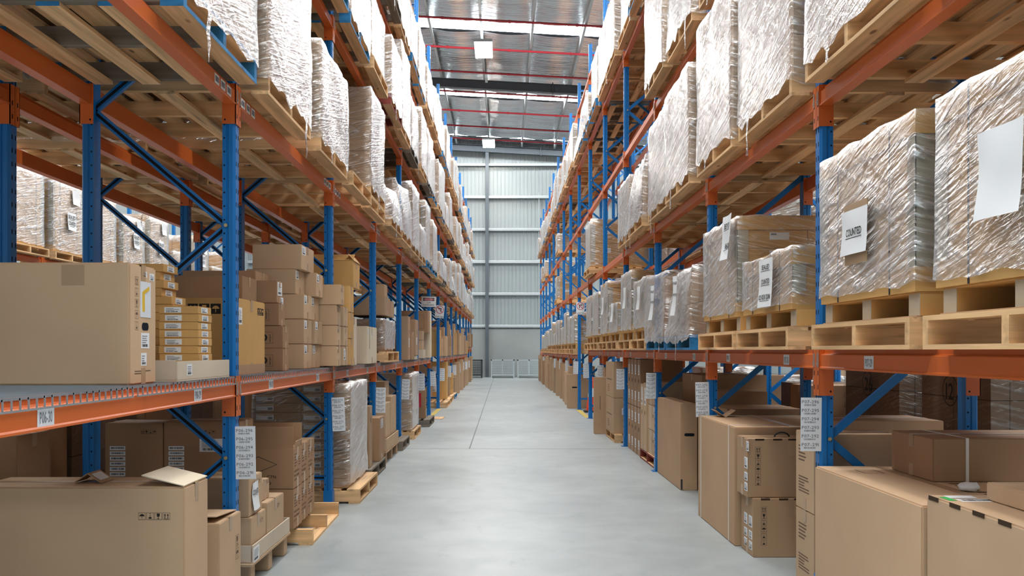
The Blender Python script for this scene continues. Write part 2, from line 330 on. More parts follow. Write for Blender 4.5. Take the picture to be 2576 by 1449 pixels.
# ------------------------------------------------------------------ lettering: glyph outlines of the built-in font
GL = {}
def load_glyphs(chars):
    for ch in chars:
        cu = bpy.data.curves.new('glyph', 'FONT'); cu.body = ch; cu.resolution_u = 3; cu.offset = 0.014
        o = bpy.data.objects.new('glyph', cu); C.objects.link(o)
        dg = bpy.context.evaluated_depsgraph_get(); me = o.evaluated_get(dg).to_mesh()
        vs = [(v.co.x, v.co.y) for v in me.vertices]; fs = [tuple(p.vertices) for p in me.polygons]
        x0 = min([p[0] for p in vs] or [0]); x1 = max([p[0] for p in vs] or [0.2])
        GL[ch] = ([(x - x0, y) for x, y in vs], fs, x1 - x0)
        o.evaluated_get(dg).to_mesh_clear(); bpy.data.objects.remove(o); bpy.data.curves.remove(cu)
load_glyphs('ABCDEFGHIJKLMNOPQRSTUVWXYZ0123456789-/:')
class Frame:
    """a flat face seen from outside: o = lower corner at the reader's hand, r = reading direction, u = up, n = outward"""
    def __init__(s, o, r, u): s.o, s.r, s.u = Vector(o), Vector(r).normalized(), Vector(u).normalized(); s.n = s.r.cross(s.u)
    def p(s, a, b, d=0.0): return tuple(s.o + s.r * a + s.u * b + s.n * d)
    def quad(s, mb, a0, a1, b0, b1, d, mat): mb.face([s.p(a0, b0, d), s.p(a1, b0, d), s.p(a1, b1, d), s.p(a0, b1, d)], mat)
    def slab(s, mb, a0, a1, b0, b1, d, mat):
        b = len(mb.v)
        for dd in (0.0, d):
            for a, c in ((a0, b0), (a1, b0), (a1, b1), (a0, b1)): mb.v.append(s.p(a, c, dd))
        for q in ((4, 5, 6, 7), (0, 1, 5, 4), (1, 2, 6, 5), (2, 3, 7, 6), (3, 0, 4, 7)): mb.f.append(tuple(b + i for i in q)); mb.m.append(mat)
    def poly(s, mb, pts, d, mat): mb.face([s.p(a, b, d) for a, b in pts], mat)
    def ring(s, mb, ca, cb, r0, r1, d, mat, n=28):
        for i in range(n):
            a, c = 2 * PI * i / n, 2 * PI * (i + 1) / n
            s.poly(mb, [(ca + r * math.cos(t), cb + r * math.sin(t)) for r, t in ((r0, a), (r1, a), (r1, c), (r0, c))], d, mat)
    def disc(s, mb, ca, cb, ra, rb, d, mat, n=24): s.poly(mb, [(ca + ra * math.cos(2 * PI * i / n), cb + rb * math.sin(2 * PI * i / n)) for i in range(n)], d, mat)
    def rect(s, mb, a0, a1, b0, b1, t, d, mat):
        s.quad(mb, a0, a1, b0, b0 + t, d, mat); s.quad(mb, a0, a1, b1 - t, b1, d, mat); s.quad(mb, a0, a0 + t, b0, b1, d, mat); s.quad(mb, a1 - t, a1, b0, b1, d, mat)
    def text(s, mb, t, a, b, h, d, mat, width=None, align=0):
        k = h / 0.7; adv = []; x = 0.0
        for ch in t:
            adv.append(x); x += (0.28 if ch == ' ' else GL[ch][2] + 0.09)
        x -= 0.09; kx = k if width is None else width / x
        a -= align * x * kx
        for ch, ax in zip(t, adv):
            if ch == ' ': continue
            vs, fs, _ = GL[ch]; bb = len(mb.v)
            mb.v.extend([s.p(a + (ax + p[0]) * kx, b + p[1] * k, d) for p in vs])
            for f in fs: mb.f.append(tuple(bb + i for i in f)); mb.m.append(mat)
    def barcode(s, mb, a0, a1, b0, b1, d, mat, rng):
        a = a0; st = (a1 - a0) / 40
        while a < a1 - st:
            w_ = st * rng.choice((0.6, 1, 1.7)); s.quad(mb, a, a + w_, b0, b1, d, mat); a += w_ + st * rng.choice((0.5, 0.8, 1.2))
    def lines(s, mb, a0, a1, b0, b1, n, d, mat, rng):
        hgt = (b1 - b0) / n
        for i in range(n): s.quad(mb, a0, a0 + (a1 - a0) * rng.uniform(0.5, 1), b0 + i * hgt, b0 + i * hgt + hgt * 0.42, d, mat)
def faces_of(x0, x1, y0, y1, z0, z1):
    return {'S': Frame((x0, y0, z0), (1, 0, 0), (0, 0, 1)), 'N': Frame((x1, y1, z0), (-1, 0, 0), (0, 0, 1)),
            'E': Frame((x1, y0, z0), (0, 1, 0), (0, 0, 1)), 'W': Frame((x0, y1, z0), (0, -1, 0), (0, 0, 1)),
            'T': Frame((x0, y0, z1), (1, 0, 0), (0, 1, 0))}
# ------------------------------------------------------------------ the hall
HX0, HX1, HY0 = -13.0, 13.5, -7.0
def zr(x): return 11.95 - 0.055 * x                         # roof underside falls towards +x
mb = MB().box(HX0, HX1, HY0, WALL_Y, -0.2, 0.0); structure('floor', mb, ['floor'])
mb = MB()
for y in (12.72, 28.2, -3.0): mb.box(HX0, HX1, y - 0.006, y + 0.006, 0.0005, 0.0012)
mb.box(-0.478, -0.462, 12.72, WALL_Y, 0.0005, 0.0012); mb.box(-0.478, -0.464, HY0, -3, 0.0005, 0.0012)
structure('floor_joint_lines', mb, ['steeld'])
for nm, x, a, b in (('floor_marking_line', -1.50, 19.0, 21.55), ('floor_marking_line', 1.72, 18.5, 21.05)):
    structure(nm, MB().box(x - 0.05, x + 0.05, a, b, 0.001, 0.003), ['yline'])
# end wall: concrete plinth, ribbed cladding, girts, column, rafter
structure('wall_back_concrete', MB().box(HX0, HX1, WALL_Y, WALL_Y + 0.2, 0, 2.47), ['conc'])
prof = [(HX0, WALL_Y + 0.16)]
x = HX0
while x < HX1:
    prof += [(x, WALL_Y + 0.10), (x + 0.135, WALL_Y + 0.10), (x + 0.15, WALL_Y + 0.065), (x + 0.175, WALL_Y + 0.065)]; x += 0.19
prof.append((HX1 + 0.2, WALL_Y + 0.16))
structure('wall_back_cladding', MB().extrude(prof, 'z', 2.47, 13.0), ['clad'])
for i, v in enumerate((414, 495.5, 577, 658.5, 739, 820)):
    z = H + (CY - v) * WALL_Y / F
    p = [(WALL_Y - 0.10, z - 0.08), (WALL_Y - 0.10, z + 0.03), (WALL_Y - 0.085, z + 0.05), (WALL_Y + 0.06, z + 0.05), (WALL_Y + 0.06, z + 0.03), (WALL_Y - 0.075, z + 0.025), (WALL_Y - 0.075, z - 0.05), (WALL_Y - 0.05, z - 0.08)]
    structure('wall_girt', MB().extrude(p, 'x', HX0, HX1), ['girt'])
mb = MB().box(-0.905, -0.735, WALL_Y - 0.28, WALL_Y - 0.262, 0, zr(-0.8) - 0.5).box(-0.905, -0.735, WALL_Y - 0.09, WALL_Y - 0.07, 0, zr(-0.8) - 0.5).box(-0.83, -0.81, WALL_Y - 0.262, WALL_Y - 0.09, 0, zr(-0.8) - 0.5)
structure('wall_column', mb, ['steel'])
structure('wall_rod', MB().tube([(1.82, WALL_Y - 0.05, 9.4), (1.82, WALL_Y - 0.05, 2.5)], 0.02), ['girt'])
def rafter(y, mat, nm):
    mb = MB()
    for x0, x1 in ((HX0, HX1),):
        for dz0, dz1, hw in ((-0.58, -0.565, 0.11), (-0.565, -0.265, 0.006), (-0.265, -0.25, 0.11)):
            b = len(mb.v)
            for x in (x0, x1):
                for yy, dz in ((y - hw, dz0), (y + hw, dz0), (y + hw, dz1), (y - hw, dz1)): mb.v.append((x, yy, zr(x) + dz))
            for q in ((0, 1, 2, 3), (7, 6, 5, 4), (0, 4, 5, 1), (1, 5, 6, 2), (2, 6, 7, 3), (3, 7, 4, 0)): mb.f.append(tuple(b + i for i in q)); mb.m.append(0)
    for x in (1.9,): mb.box(x - 0.02, x + 0.02, y - 0.11, y + 0.11, zr(x) - 0.62, zr(x) - 0.2)
    structure(nm, mb, [mat])
for y in (13.0, 24.1, 35.2): rafter(y, 'steeld', 'roof_rafter')
rafter(WALL_Y - 0.2, 'steel', 'roof_rafter')
PX = [-0.72 + 1.65 * k for k in range(-7, 9)]
for x in PX:
    z = zr(x)
    p = [(x - 0.05, z), (x - 0.05, z - 0.02), (x - 0.012, z - 0.02), (x - 0.012, z - 0.23), (x + 0.05, z - 0.23), (x + 0.05, z - 0.25), (x - 0.03, z - 0.25), (x - 0.03, z - 0.04)]
    structure('roof_purlin', MB().extrude([(a, c) for a, c in p], 'y', HY0, WALL_Y), ['girt'])
# foil blanket sagging between purlins, interrupted by translucent skylight sheets
mb = MB(); xs = []; edges = []
yy = HY0
SKY_W = [0.22 if sy > 44 else 0.5 for sy in SKY_Y]
for sy, sw in zip(SKY_Y, SKY_W): edges.append((yy, sy - sw)); yy = sy + sw
edges.append((yy, WALL_Y + 0.2))
NX = 8 * 16
for a, c in edges:
    if c - a < 0.05: continue
    b = len(mb.v); n = max(1, int((c - a) / 0.25))
    for i in range(n + 1):
        y = a + (c - a) * i / n
        for j in range(NX + 1):
            x = HX0 + (HX1 - HX0) * j / NX
            t = ((x + 0.72) / 1.65) % 1.0
            mb.v.append((x, y, zr(x) - 0.07 * 4 * t * (1 - t) + 0.018 * math.sin(y * 9 + 2 * noise.noise((x * 0.7, y * 0.5, 0))) * (t * (1 - t) * 4)))
    for i in range(n):
        for j in range(NX):
            q = b + i * (NX + 1) + j; mb.f.append((q, q + NX + 1, q + NX + 2, q + 1)); mb.m.append(0)
structure('roof_foil_lining', mb, ['foil'], smooth=True)
mb = MB(); mb.face([(HX0, HY0, zr(HX0) + 0.12), (HX0, WALL_Y + 0.3, zr(HX0) + 0.12), (HX1, WALL_Y + 0.3, zr(HX1) + 0.12), (HX1, HY0, zr(HX1) + 0.12)])
structure('roof_sheet', mb, ['steeld'])
for i, sy in enumerate(SKY_Y):
    sw = SKY_W[i]; mb = MB(); mb.face([(HX0, sy - sw, zr(HX0) + 0.02), (HX0, sy + sw, zr(HX0) + 0.02), (HX1, sy + sw, zr(HX1) + 0.02), (HX1, sy - sw, zr(HX1) + 0.02)])
    structure('window_%d' % (i + 1), mb, ['sky'])
structure('wall_front', MB().box(HX0, HX1, HY0 - 0.2, HY0, 0, 12.8), ['clad'])
structure('wall_side', MB().box(HX0 - 0.2, HX0, HY0, WALL_Y, 0, 12.8), ['clad'])
structure('wall_side', MB().box(HX1, HX1 + 0.2, HY0, WALL_Y, 0, 12.8), ['clad'])
# sprinkler pipes across the roof, each a thing of its own
for k, y in enumerate((28.5, 31.25, 33.95, 36.6, 39.5, 42.2, 44.7)):
    mb = MB().tube([(HX0, y, zr(HX0) - 0.32), (HX1, y, zr(HX1) - 0.32)], 0.038, 8)
    for x in PX[3:12]: mb.tube([(x, y, zr(x) - 0.3), (x, y, zr(x) - 0.245)], 0.012, 5)
    for x in (-1.9, 0.2, 2.3): mb.tube([(x - 0.04, y, zr(x) - 0.32), (x + 0.04, y, zr(x) - 0.32)], 0.052, 8)
    o = mb.build('sprinkler_pipe', ['red'], smooth=False)
    tag(o, 'red sprinkler pipe running across the roof, %s one in order of depth' % ORD[k + 1], 'pipe', 'red pipes under the roof')
# high bay lamps over the aisle
def lamp(loc, label):
    t = empty('high_bay_lamp', loc)
    mb = MB().box(-0.30, 0.30, -0.82, 0.82, 0.02, 0.11).box(-0.10, 0.10, -0.4, 0.4, 0.11, 0.17); mb.build('lamp_housing', ['girt'], t, bevel=0.008)
    mb = MB().box(-0.275, 0.275, -0.79, 0.79, 0.0, 0.018); mb.build('diffuser', ['lamp'], t)
    for y in (-0.6, 0.6): MB().tube([(0, y, 0.11), (0, y, zr(loc[0]) - 0.25 - loc[2])], 0.008, 5).build('suspension_rod', ['girt'], t)
    return tag(t, label, 'lamp', 'square lamps above the aisle')
lamp((-0.65, 30.2, H + 9.9), 'bright square high bay lamp hanging before the dark rafter')
lamp((-0.70, 43.9, H + 9.9), 'bright square high bay lamp hanging close to the end wall')
lamp((-0.65, 16.3, H + 9.9), 'high bay lamp over the middle of the aisle, above the frame')
lamp((-0.65, 2.6, H + 9.9), 'high bay lamp over the near end of the aisle')
t = empty('conduit_box', (-0.62, 33.6, 11.35)); MB().box(-0.05, 0.05, -0.3, 0.3, -0.06, 0.06).build('cover', ['girt'], t)
tag(t, 'slim grey conduit box fixed under the purlin behind the lamp', 'conduit')
# plastic mesh crates at the end wall
def crate(loc, mat, label):
    t = empty('mesh_crate', loc)
    w_, d_, h_ = 1.16, 0.95, 0.9
    mb = MB()
    for x in (-w_ / 2, w_ / 2 - 0.06): mb.box(x, x + 0.06, -d_ / 2, d_ / 2, 0, 0.12)
    mb.box(-w_ / 2, w_ / 2, -d_ / 2, d_ / 2, 0.12, 0.16); mb.build('crate_base', [mat], t)
    for x in (-w_ / 2, -0.03, w_ / 2 - 0.05):
        for y in (-d_ / 2, d_ / 2 - 0.05): MB().box(x, x + 0.05, y, y + 0.05, 0.16, h_).build('corner_post', [mat], t)
    for s_ in (-d_ / 2 + 0.012, d_ / 2 - 0.03):
        mb = MB()
        for i in range(16): mb.box(-w_ / 2 + 0.07 * i + 0.02, -w_ / 2 + 0.07 * i + 0.032, s_, s_ + 0.015, 0.16, h_)
        for i in range(9): mb.box(-w_ / 2, w_ / 2, s_, s_ + 0.015, 0.17 + 0.085 * i, 0.184 + 0.085 * i)
        mb.build('side_grille', [mat], t)
    mb = MB(); mb.box(-w_ / 2, w_ / 2, -d_ / 2, -d_ / 2 + 0.05, h_ - 0.05, h_).box(-w_ / 2, w_ / 2, d_ / 2 - 0.05, d_ / 2, h_ - 0.05, h_); mb.build('rim', [mat], t)
    return tag(t, label, 'crate')
crate((-1.62, 45.5, 0), 'crated', 'black plastic mesh crate against the concrete wall')
crate((-0.03, 45.5, 0), 'crate', 'grey mesh crate standing next to the black crate')
crate((1.28, 45.5, 0), 'crate', 'grey mesh crate at the wall beside rack P07')

# ------------------------------------------------------------------ racking
def post_mesh(h, name):
    mb = MB()
    p = [(0, -0.030), (0, 0.030), (-0.012, 0.045), (-0.036, 0.045), (-0.041, 0.039), (-0.046, 0.039), (-0.050, 0.045), (-0.07, 0.045), (-0.07, -0.045), (-0.050, -0.045), (-0.046, -0.039), (-0.041, -0.039), (-0.036, -0.045), (-0.012, -0.045)]
    mb.extrude(p, 'z', 0, h, 0)
    z = 0.12
    while z < h - 0.03:
        for y in (-0.018, 0.018): mb.face([(0.0006, y - 0.005, z), (0.0006, y + 0.005, z), (0.0006, y + 0.005, z + 0.026), (0.0006, y - 0.005, z + 0.026)], 1)
        for s_ in (-1, 1):
            c = [(-0.059 + 0.0055 * math.cos(a * PI / 3), s_ * 0.0456, z + 0.0055 * math.sin(a * PI / 3)) for a in range(6)]
            mb.face(c if s_ < 0 else c[::-1], 1)
        z += 0.0762
    return mb.mesh(name, ['blue', 'hole'])
def brace_mesh(a, b):
    mb = MB(); mb.bar((a[0], 0, a[1]), (b[0], 0, b[1]), 0.028, 0.042, 0); mb.bar((a[0], -0.0146, a[1]), (b[0], -0.0146, b[1]), 0.001, 0.016, 1)
    return mb.mesh('brace', ['blue', 'hole'])
FR = {}
def frame_parts(h):
    if h in FR: return FR[h]
    post = post_mesh(h, 'post')
    foot = MB().box(-0.10, 0.035, -0.065, 0.065, 0, 0.006).box(-0.075, 0.004, -0.05, 0.05, 0.006, 0.14).mesh('base_plate', ['blue'])
    br = []; z = 0.12; front = False
    br.append(brace_mesh((-0.06, 0.25), (-DEP + 0.06, 0.25)))
    a = (-DEP + 0.05, 0.12 if h == TOPL else 0.24)
    while a[1] + 0.65 < h - 0.25:
        front = not front; c = ((-0.05 if front else -DEP + 0.05), a[1] + 0.65); br.append(brace_mesh(a, c)); a = c
    br.append(brace_mesh((-0.06, h - 0.17), (-DEP + 0.06, h - 0.17)))
    mb = MB(); z = 0.77 if h == TOPL else 0.89
    while z < h - 0.3:
        mb.tube([(-0.05, -0.046, z), (-0.05, -0.052, z)], 0.011, 6); mb.tube([(-0.05, 0.046, z), (-0.05, 0.052, z)], 0.011, 6); z += 1.3
    bolt = mb.mesh('brace_bolts', ['brass'])
    FR[h] = (post, foot, br, bolt); return FR[h]
def upright(x, y, rz, h, label, detail=True, group='blue upright frames'):
    post, foot, br, bolt = frame_parts(h)
    t = empty('upright_frame', (x, y, 0), rz)
    place('post', post, t); place('post', post, t, (-DEP, 0, 0), PI)
    place('base_plate', foot, t); place('base_plate', foot, t, (-DEP, 0, 0), PI)
    for b_ in br: place('brace', b_, t)
    if detail: place('brace_bolts', bolt, t)
    return tag(t, label, 'upright', group)
BM = {}
def beam_parts(L, ch):
    k = (round(L, 3), ch)
    if k in BM: return BM[k]
    p = [(0.006, -0.104), (0.006, -0.096), (0.0, -0.090), (0.0, -0.028), (-0.004, -0.024), (-0.020, -0.022), (-0.022, -0.018), (-0.022, 0.0), (-0.056, 0.0), (-0.056, -0.104)]
    body = MB().extrude(p, 'y', 0, L, 0).mesh('beam_rail', ['orange'])
    cons = []
    for e in (0, 1):
        s_ = 1 if e == 0 else -1; y0 = 0 if e == 0 else L
        mb = MB()
        ya, yb = sorted((y0, y0 + s_ * 0.005)); mb.box(-0.070, 0.007, ya, yb, 0.012 - ch, 0.012)
        ya, yb = sorted((y0 - s_ * 0.043, y0 + s_ * 0.005)); mb.box(0.002, 0.007, ya, yb, 0.012 - ch, 0.012)
        n = 3 if ch > 0.24 else 2
        for i in range(n):
            z = -ch + 0.045 + i * 0.0762; yc = y0 - s_ * 0.018
            mb.face([(0.0076, yc - 0.005, z), (0.0076, yc + 0.005, z), (0.0076, yc + 0.005, z + 0.026), (0.0076, yc - 0.005, z + 0.026)], 1)
        yy = y0 + s_ * 0.0056
        c = [(-0.054 + 0.006 * math.cos(a * PI / 3), yy, 0.035 - ch + 0.006 * math.sin(a * PI / 3)) for a in range(6)]; mb.face(c if s_ < 0 else c[::-1], 1)
        con = mb.mesh('end_connector', ['orange', 'hole'])
        yc = y0 - s_ * 0.017
        clip = MB().box(0.0075, 0.012, yc - 0.007, yc + 0.007, -0.095, -0.02).box(0.0075, 0.016, yc - 0.004, yc + 0.004, -0.085, -0.07).mesh('safety_clip', ['zinc'])
        cons.append((con, clip))
    BM[k] = (body, cons); return BM[k]
def beam(x, y, z, rz, L, label, ch=0.225, clip=True, group='orange beams'):
    body, cons = beam_parts(L, ch)
    t = empty('rack_crossbeam', (x, y, z), rz)
    place('beam_rail', body, t)
    for con, cl in cons:
        c = place('end_connector', con, t)
        if clip: place('safety_clip', cl, c)
    return tag(t, label, 'beam', group, 'thing')
rng = random.Random(7)
LAB = {}
def beam_label(t, text, yc, z0=-0.096, z1=-0.030):
    """paper location label stuck on the front of a beam, with its code; local +x is the reader's side"""
    key = text
    me = MB(); fr = Frame((0.0008, yc - 0.055, z0), (0, 1, 0), (0, 0, 1))
    fr.slab(me, 0, 0.11, 0, z1 - z0, 0.0008, 0)
    o = me.build('location_label', ['sheet'], t)
    tx = MB(); fr.text(tx, text, 0.055, 0.016, 0.036, 0.0016, 0, 0.082, 0.5); tx.build('lettering', ['grey'], o)
def stickers(t, y0, n, step=0.105, w_=0.075):
    for i in range(n):
        me = MB(); fr = Frame((0.0008, y0 + i * step, -0.086), (0, 1, 0), (0, 0, 1)); fr.slab(me, 0, w_, 0, 0.052, 0.0007, 0); fr.quad(me, 0.008, w_ - 0.008, 0.012, 0.042, 0.0012, 1)
        me.build('barcode_sticker', ['white', 'grey'], t)
LEV = ['', 'first', 'second', 'third', 'fourth', 'top']
def zl(side, lv, b):
    if side == 'L': return (1.50 if b >= 13 else 1.215) if lv == 1 else ZL[lv - 1]
    return (1.27 if b >= 7 else 1.375) if lv == 1 else ZR[lv - 1]
for side, X, Ys, rz, top, rack in (('L', XL, YL, 0.0, TOPL, 'P06'), ('R', XR, YR, PI, TOPR, 'P07')):
    for i, y in enumerate(Ys):
        upright(X, y, rz, top, ('blue upright frame with the %s post along rack %s' % (ORD[i], rack) if i else 'blue upright frame at the near end of rack %s' % rack), i < 8)
    for b in range(15):
        y0, y1 = Ys[b] + 0.046, Ys[b + 1] - 0.046
        L = y1 - y0; Y0 = y0 if rz == 0 else y1
        Y1 = y1 if rz == 0 else y0
        s_ = -1 if side == 'L' else 1
        for lv in range(1, 6):
            if lv == 1 and b == 6: continue
            z = zl(side, lv, b)
            ch = 0.262 if (side == 'R' and lv == 1) else 0.225
            t = beam(X, Y0, z, rz, L, 'orange aisle beam, %s level of the %s bay of rack %s' % (LEV[lv], ORD[b + 1], rack), ch, b < 8)
            if lv == 1 and b < 14:
                n1, n2 = 30 - 2 * b, 29 - 2 * b
                far, near = (L - 0.62, 0.70) if rz == 0 else (0.66, L - 0.50)
                zz = (-0.096, -0.030)
                beam_label(t, '%s-%02d' % (rack, n1), near, *zz); beam_label(t, '%s-%02d' % (rack, n2), far, *zz)
            if lv == 2 and side == 'L' and b < 6:
                stickers(t, 0.03, 3); stickers(t, L - 0.36, 3)
            if b < 9 or lv >= 4:
                t = beam(X + s_ * DEP, Y1, z, rz + PI, L, 'orange rear beam, %s level of the %s bay of rack %s' % (LEV[lv], ORD[b + 1], rack), ch, False)
# second rows standing back to back with the aisle racks, seen through the shelves
BXL, BXR = XL - DEP - 0.40, XR + DEP + 0.38
for side, X, Ys, rz, top, rack in (('L', BXL, YL, PI, TOPL, 'P06'), ('R', BXR, YR, 0.0, TOPR, 'P07')):
    s_ = -1 if side == 'L' else 1
    # local +x of these frames points to the aisle racks' backs, so the far posts stand DEP deeper
    for i, y in enumerate(Ys[:10]):
        if side == 'R' and i < 3: continue
        upright(X, y, 0.0 if side == 'L' else PI, top, ('blue upright frame in the row behind rack %s, %s along' % (rack, ORD[i]) if i else 'blue upright frame at the near end behind rack P06'), False)
    for b in range(0 if side == 'L' else 3, 9):
        y0, y1 = Ys[b] + 0.046, Ys[b + 1] - 0.046; L = y1 - y0
        for lv in ((2, 3) if side == 'L' else (1, 2, 3, 4)):
            z = ZL[lv - 1] if side == 'L' else ZR[lv - 1]
            q = 0.0 if side == 'L' else PI
            beam(X, y0 if q == 0 else y1, z, q, L, 'orange beam at %s level, %s bay of the row behind rack %s' % (LEV[lv], ORD[b + 1], rack), 0.225, False)
            if b < 6: beam(X + s_ * DEP, y1 if q == 0 else y0, z, q + PI, L, 'orange outer beam at %s level, %s bay behind rack %s' % (LEV[lv], ORD[b + 1], rack), 0.225, False)
# ------------------------------------------------------------------ signs on the posts
def location_sign(x, y, z0, z1, rack, top, label, tilt=0.0, far=False):
    """laminated location card standing out from the post, facing the near end of the aisle"""
    t = empty('location_sign', (x, y, z0), 0.0); t.rotation_euler = (0, tilt, 0)
    w_, h_ = 0.113, z1 - z0
    MB().box(-w_ / 2, w_ / 2, 0, 0.002, 0, h_).build('card', ['sheet'], t)
    fr = Frame((-w_ / 2, -0.0006, 0), (1, 0, 0), (0, 0, 1)); mb = MB()
    for i in range(6):
        zb = h_ - 0.031 - i * (h_ - 0.012) / 6
        fr.text(mb, '%s-%d' % (rack, top - i), 0.006, zb, 0.0165, 0.0, 0, 0.092)
        r2 = random.Random(i); fr.barcode(mb, 0.018, 0.082, zb - 0.014, zb - 0.005, 0.0, 0, r2)
    mb.build('lettering', ['grey'], t)
    return tag(t, label, 'sign', 'location cards on the posts')
for i in range(1, 14):
    if i == 6: pass
    k = 296 - 20 * (i - 1)
    y = YL[i] - 0.05
    location_sign(XL + 0.063, y, 0.64 + (i % 3) * 0.012, 0.935 + (i % 3) * 0.012, 'P06', k, 'white location card on the %s post along rack P06' % ORD[i], [0.05, -0.02, -0.05, 0.02][i % 4] * 0.8)
    y = YR[i] - 0.05
    location_sign(XR - 0.053, y, 0.815 + (i % 2) * 0.01, 1.105 + (i % 2) * 0.01, 'P07', k, 'white location card on the %s post along rack P07' % ORD[i], [0.0, 0.01, -0.02, 0.015][i % 4])
def turn_sign(x, y, z, w_, h_, left, label, tilt):
    t = empty('traffic_sign', (x, y, z)); t.rotation_euler = (0, tilt, 0)
    MB().box(-w_ / 2, w_ / 2, 0, 0.004, 0, h_).build('board', ['white'], t)
    fr = Frame((-w_ / 2, -0.0006, 0), (1, 0, 0), (0, 0, 1)); mb = MB(); c = w_ / 2; cz = h_ - w_ * 0.49; R_ = w_ * 0.44
    sg = 1 if left else -1
    def q(pts, d, m):
        pts = [(c + sg * a, cz + b) for a, b in pts]
        fr.poly(mb, pts if left else pts[::-1], d, m)
    k = R_
    q([(0.18 * k, -0.55 * k), (0.38 * k, -0.55 * k), (0.38 * k, 0.42 * k), (0.18 * k, 0.42 * k)], 0.0002, 0)
    q([(-0.30 * k, 0.22 * k), (0.18 * k, 0.22 * k), (0.18 * k, 0.42 * k), (-0.30 * k, 0.42 * k)], 0.0002, 0)
    q([(-0.58 * k, 0.32 * k), (-0.30 * k, 0.10 * k), (-0.30 * k, 0.54 * k)], 0.0002, 0)
    fr.ring(mb, c, cz, R_ * 0.86, R_, 0.0004, 1)
    d0 = 0.64 * k; th = 0.055 * k
    fr.poly(mb, [(c - d0 - th, cz + d0 - th), (c + d0 - th, cz - d0 - th), (c + d0 + th, cz - d0 + th), (c - d0 + th, cz + d0 + th)], 0.0006, 1)
    fr.text(mb, 'NO LEFT TURN' if left else 'NO RIGHT TURN', c, h_ * 0.045, h_ * 0.115, 0.0004, 0, w_ * 0.88, 0.5)
    mb.build('lettering', ['ink', 'signred'], t)
    return tag(t, label, 'sign')
x, y, z = pt(1104.5, 800, YL[7] - 0.06); s_ = y / F
turn_sign(x, y, z, 22.5 * s_, 32 * s_, True, 'round red no turn sign on a blue post above the walkway, rack P06', 0.10)
x, y, z = pt(1460, 791, YR[7] - 0.06); s_ = y / F
turn_sign(x, y, z, 21 * s_, 31 * s_, False, 'round red no turn sign on a blue post of rack P07', 0.0)
def danger_sign():
    x, y, z = pt(1078, 772, YL[6] - 0.06); s_ = y / F; w_, h_ = 36.5 * s_, 26 * s_
    t = empty('warning_sign', (x, y, z)); t.rotation_euler = (0, 0.03, 0)
    MB().box(-w_ / 2, w_ / 2, 0, 0.004, 0, h_).build('board', ['white'], t)
    fr = Frame((-w_ / 2, -0.0006, 0), (1, 0, 0), (0, 0, 1)); mb = MB()
    fr.rect(mb, w_ * 0.05, w_ * 0.95, h_ * 0.05, h_ * 0.95, h_ * 0.012, 0.0002, 1)
    fr.quad(mb, w_ * 0.11, w_ * 0.89, h_ * 0.58, h_ * 0.87, 0.0003, 0)
    fr.disc(mb, w_ * 0.5, h_ * 0.725, w_ * 0.365, h_ * 0.125, 0.0004, 2); fr.disc(mb, w_ * 0.5, h_ * 0.725, w_ * 0.35, h_ * 0.11, 0.0005, 3)
    fr.text(mb, 'DANGER', w_ * 0.5, h_ * 0.665, h_ * 0.12, 0.0007, 2, w_ * 0.50, 0.5)
    fr.text(mb, 'LOW', w_ * 0.5, h_ * 0.34, h_ * 0.15, 0.0004, 0, w_ * 0.28, 0.5); fr.text(mb, 'CLEARANCE', w_ * 0.5, h_ * 0.12, h_ * 0.15, 0.0004, 0, w_ * 0.78, 0.5)
    mb.build('lettering', ['ink', 'grey', 'white', 'signred'], t)
    tag(t, 'rectangular white danger low clearance sign with a red oval, on rack P06', 'sign')
danger_sign()

# ------------------------------------------------------------------ pallets
def pallet_parts(col, bare=0, L=1.165, D=1.165, hb=0.092, nb=5):
    """bearers run into the rack (x), slats run along the aisle (y); local +x faces the aisle"""
    mx, my = {'pine': ('wx', 'wy'), 'blue': ('gx', 'wy'), 'grey': ('gx', 'gy'), 'red': ('pred', 'wy')}[col]
    tk = 0.019
    bear = MB().box(-D / 2, D / 2, -0.022, 0.022, tk, tk + hb)
    if col == 'blue':
        for s_ in (-1, 1): bear.box(s_ * (D / 2 - 0.05) - 0.0506, s_ * (D / 2 - 0.05) + 0.0506, -0.0226, 0.0226, tk + 0.0003, tk + hb - 0.0003, 1)
    bear = bear.mesh('bearer', [mx, 'pblue'])
    def slats(z, n, w_, skip=0, edge=None):
        mb = MB()
        for i in range(n):
            x = -D / 2 + w_ / 2 + (D - w_) * i / (n - 1)
            if i >= n - skip: continue
            mb.box(x - w_ / 2, x + w_ / 2, -L / 2, L / 2, z, z + tk, 0)
            if edge is not None:
                for s_ in (-1, 1): mb.box(x - w_ / 2 - 0.0004, x + w_ / 2 + 0.0004, s_ * L / 2 - 0.001, s_ * L / 2 + 0.001, z - 0.0003, z + tk + 0.0003, 1)
        if edge is not None:
            for s_ in (-1, 1): mb.box(s_ * D / 2 - 0.001, s_ * D / 2 + 0.001, -L / 2, L / 2, z - 0.0003, z + tk + 0.0003, 1)
        return mb
    e = 'pblue' if col == 'blue' else ('pred' if col == 'red' else None)
    top = slats(tk + hb, 7, 0.115, bare, e).mesh('top_deck_slats', [my] + ([e] if e else []))
    bot = slats(0, nb, 0.10, 0, e).mesh('bottom_deck_slats', [my] + ([e] if e else []))
    return bear, top, bot, L
PH = 0.13
PP = {}
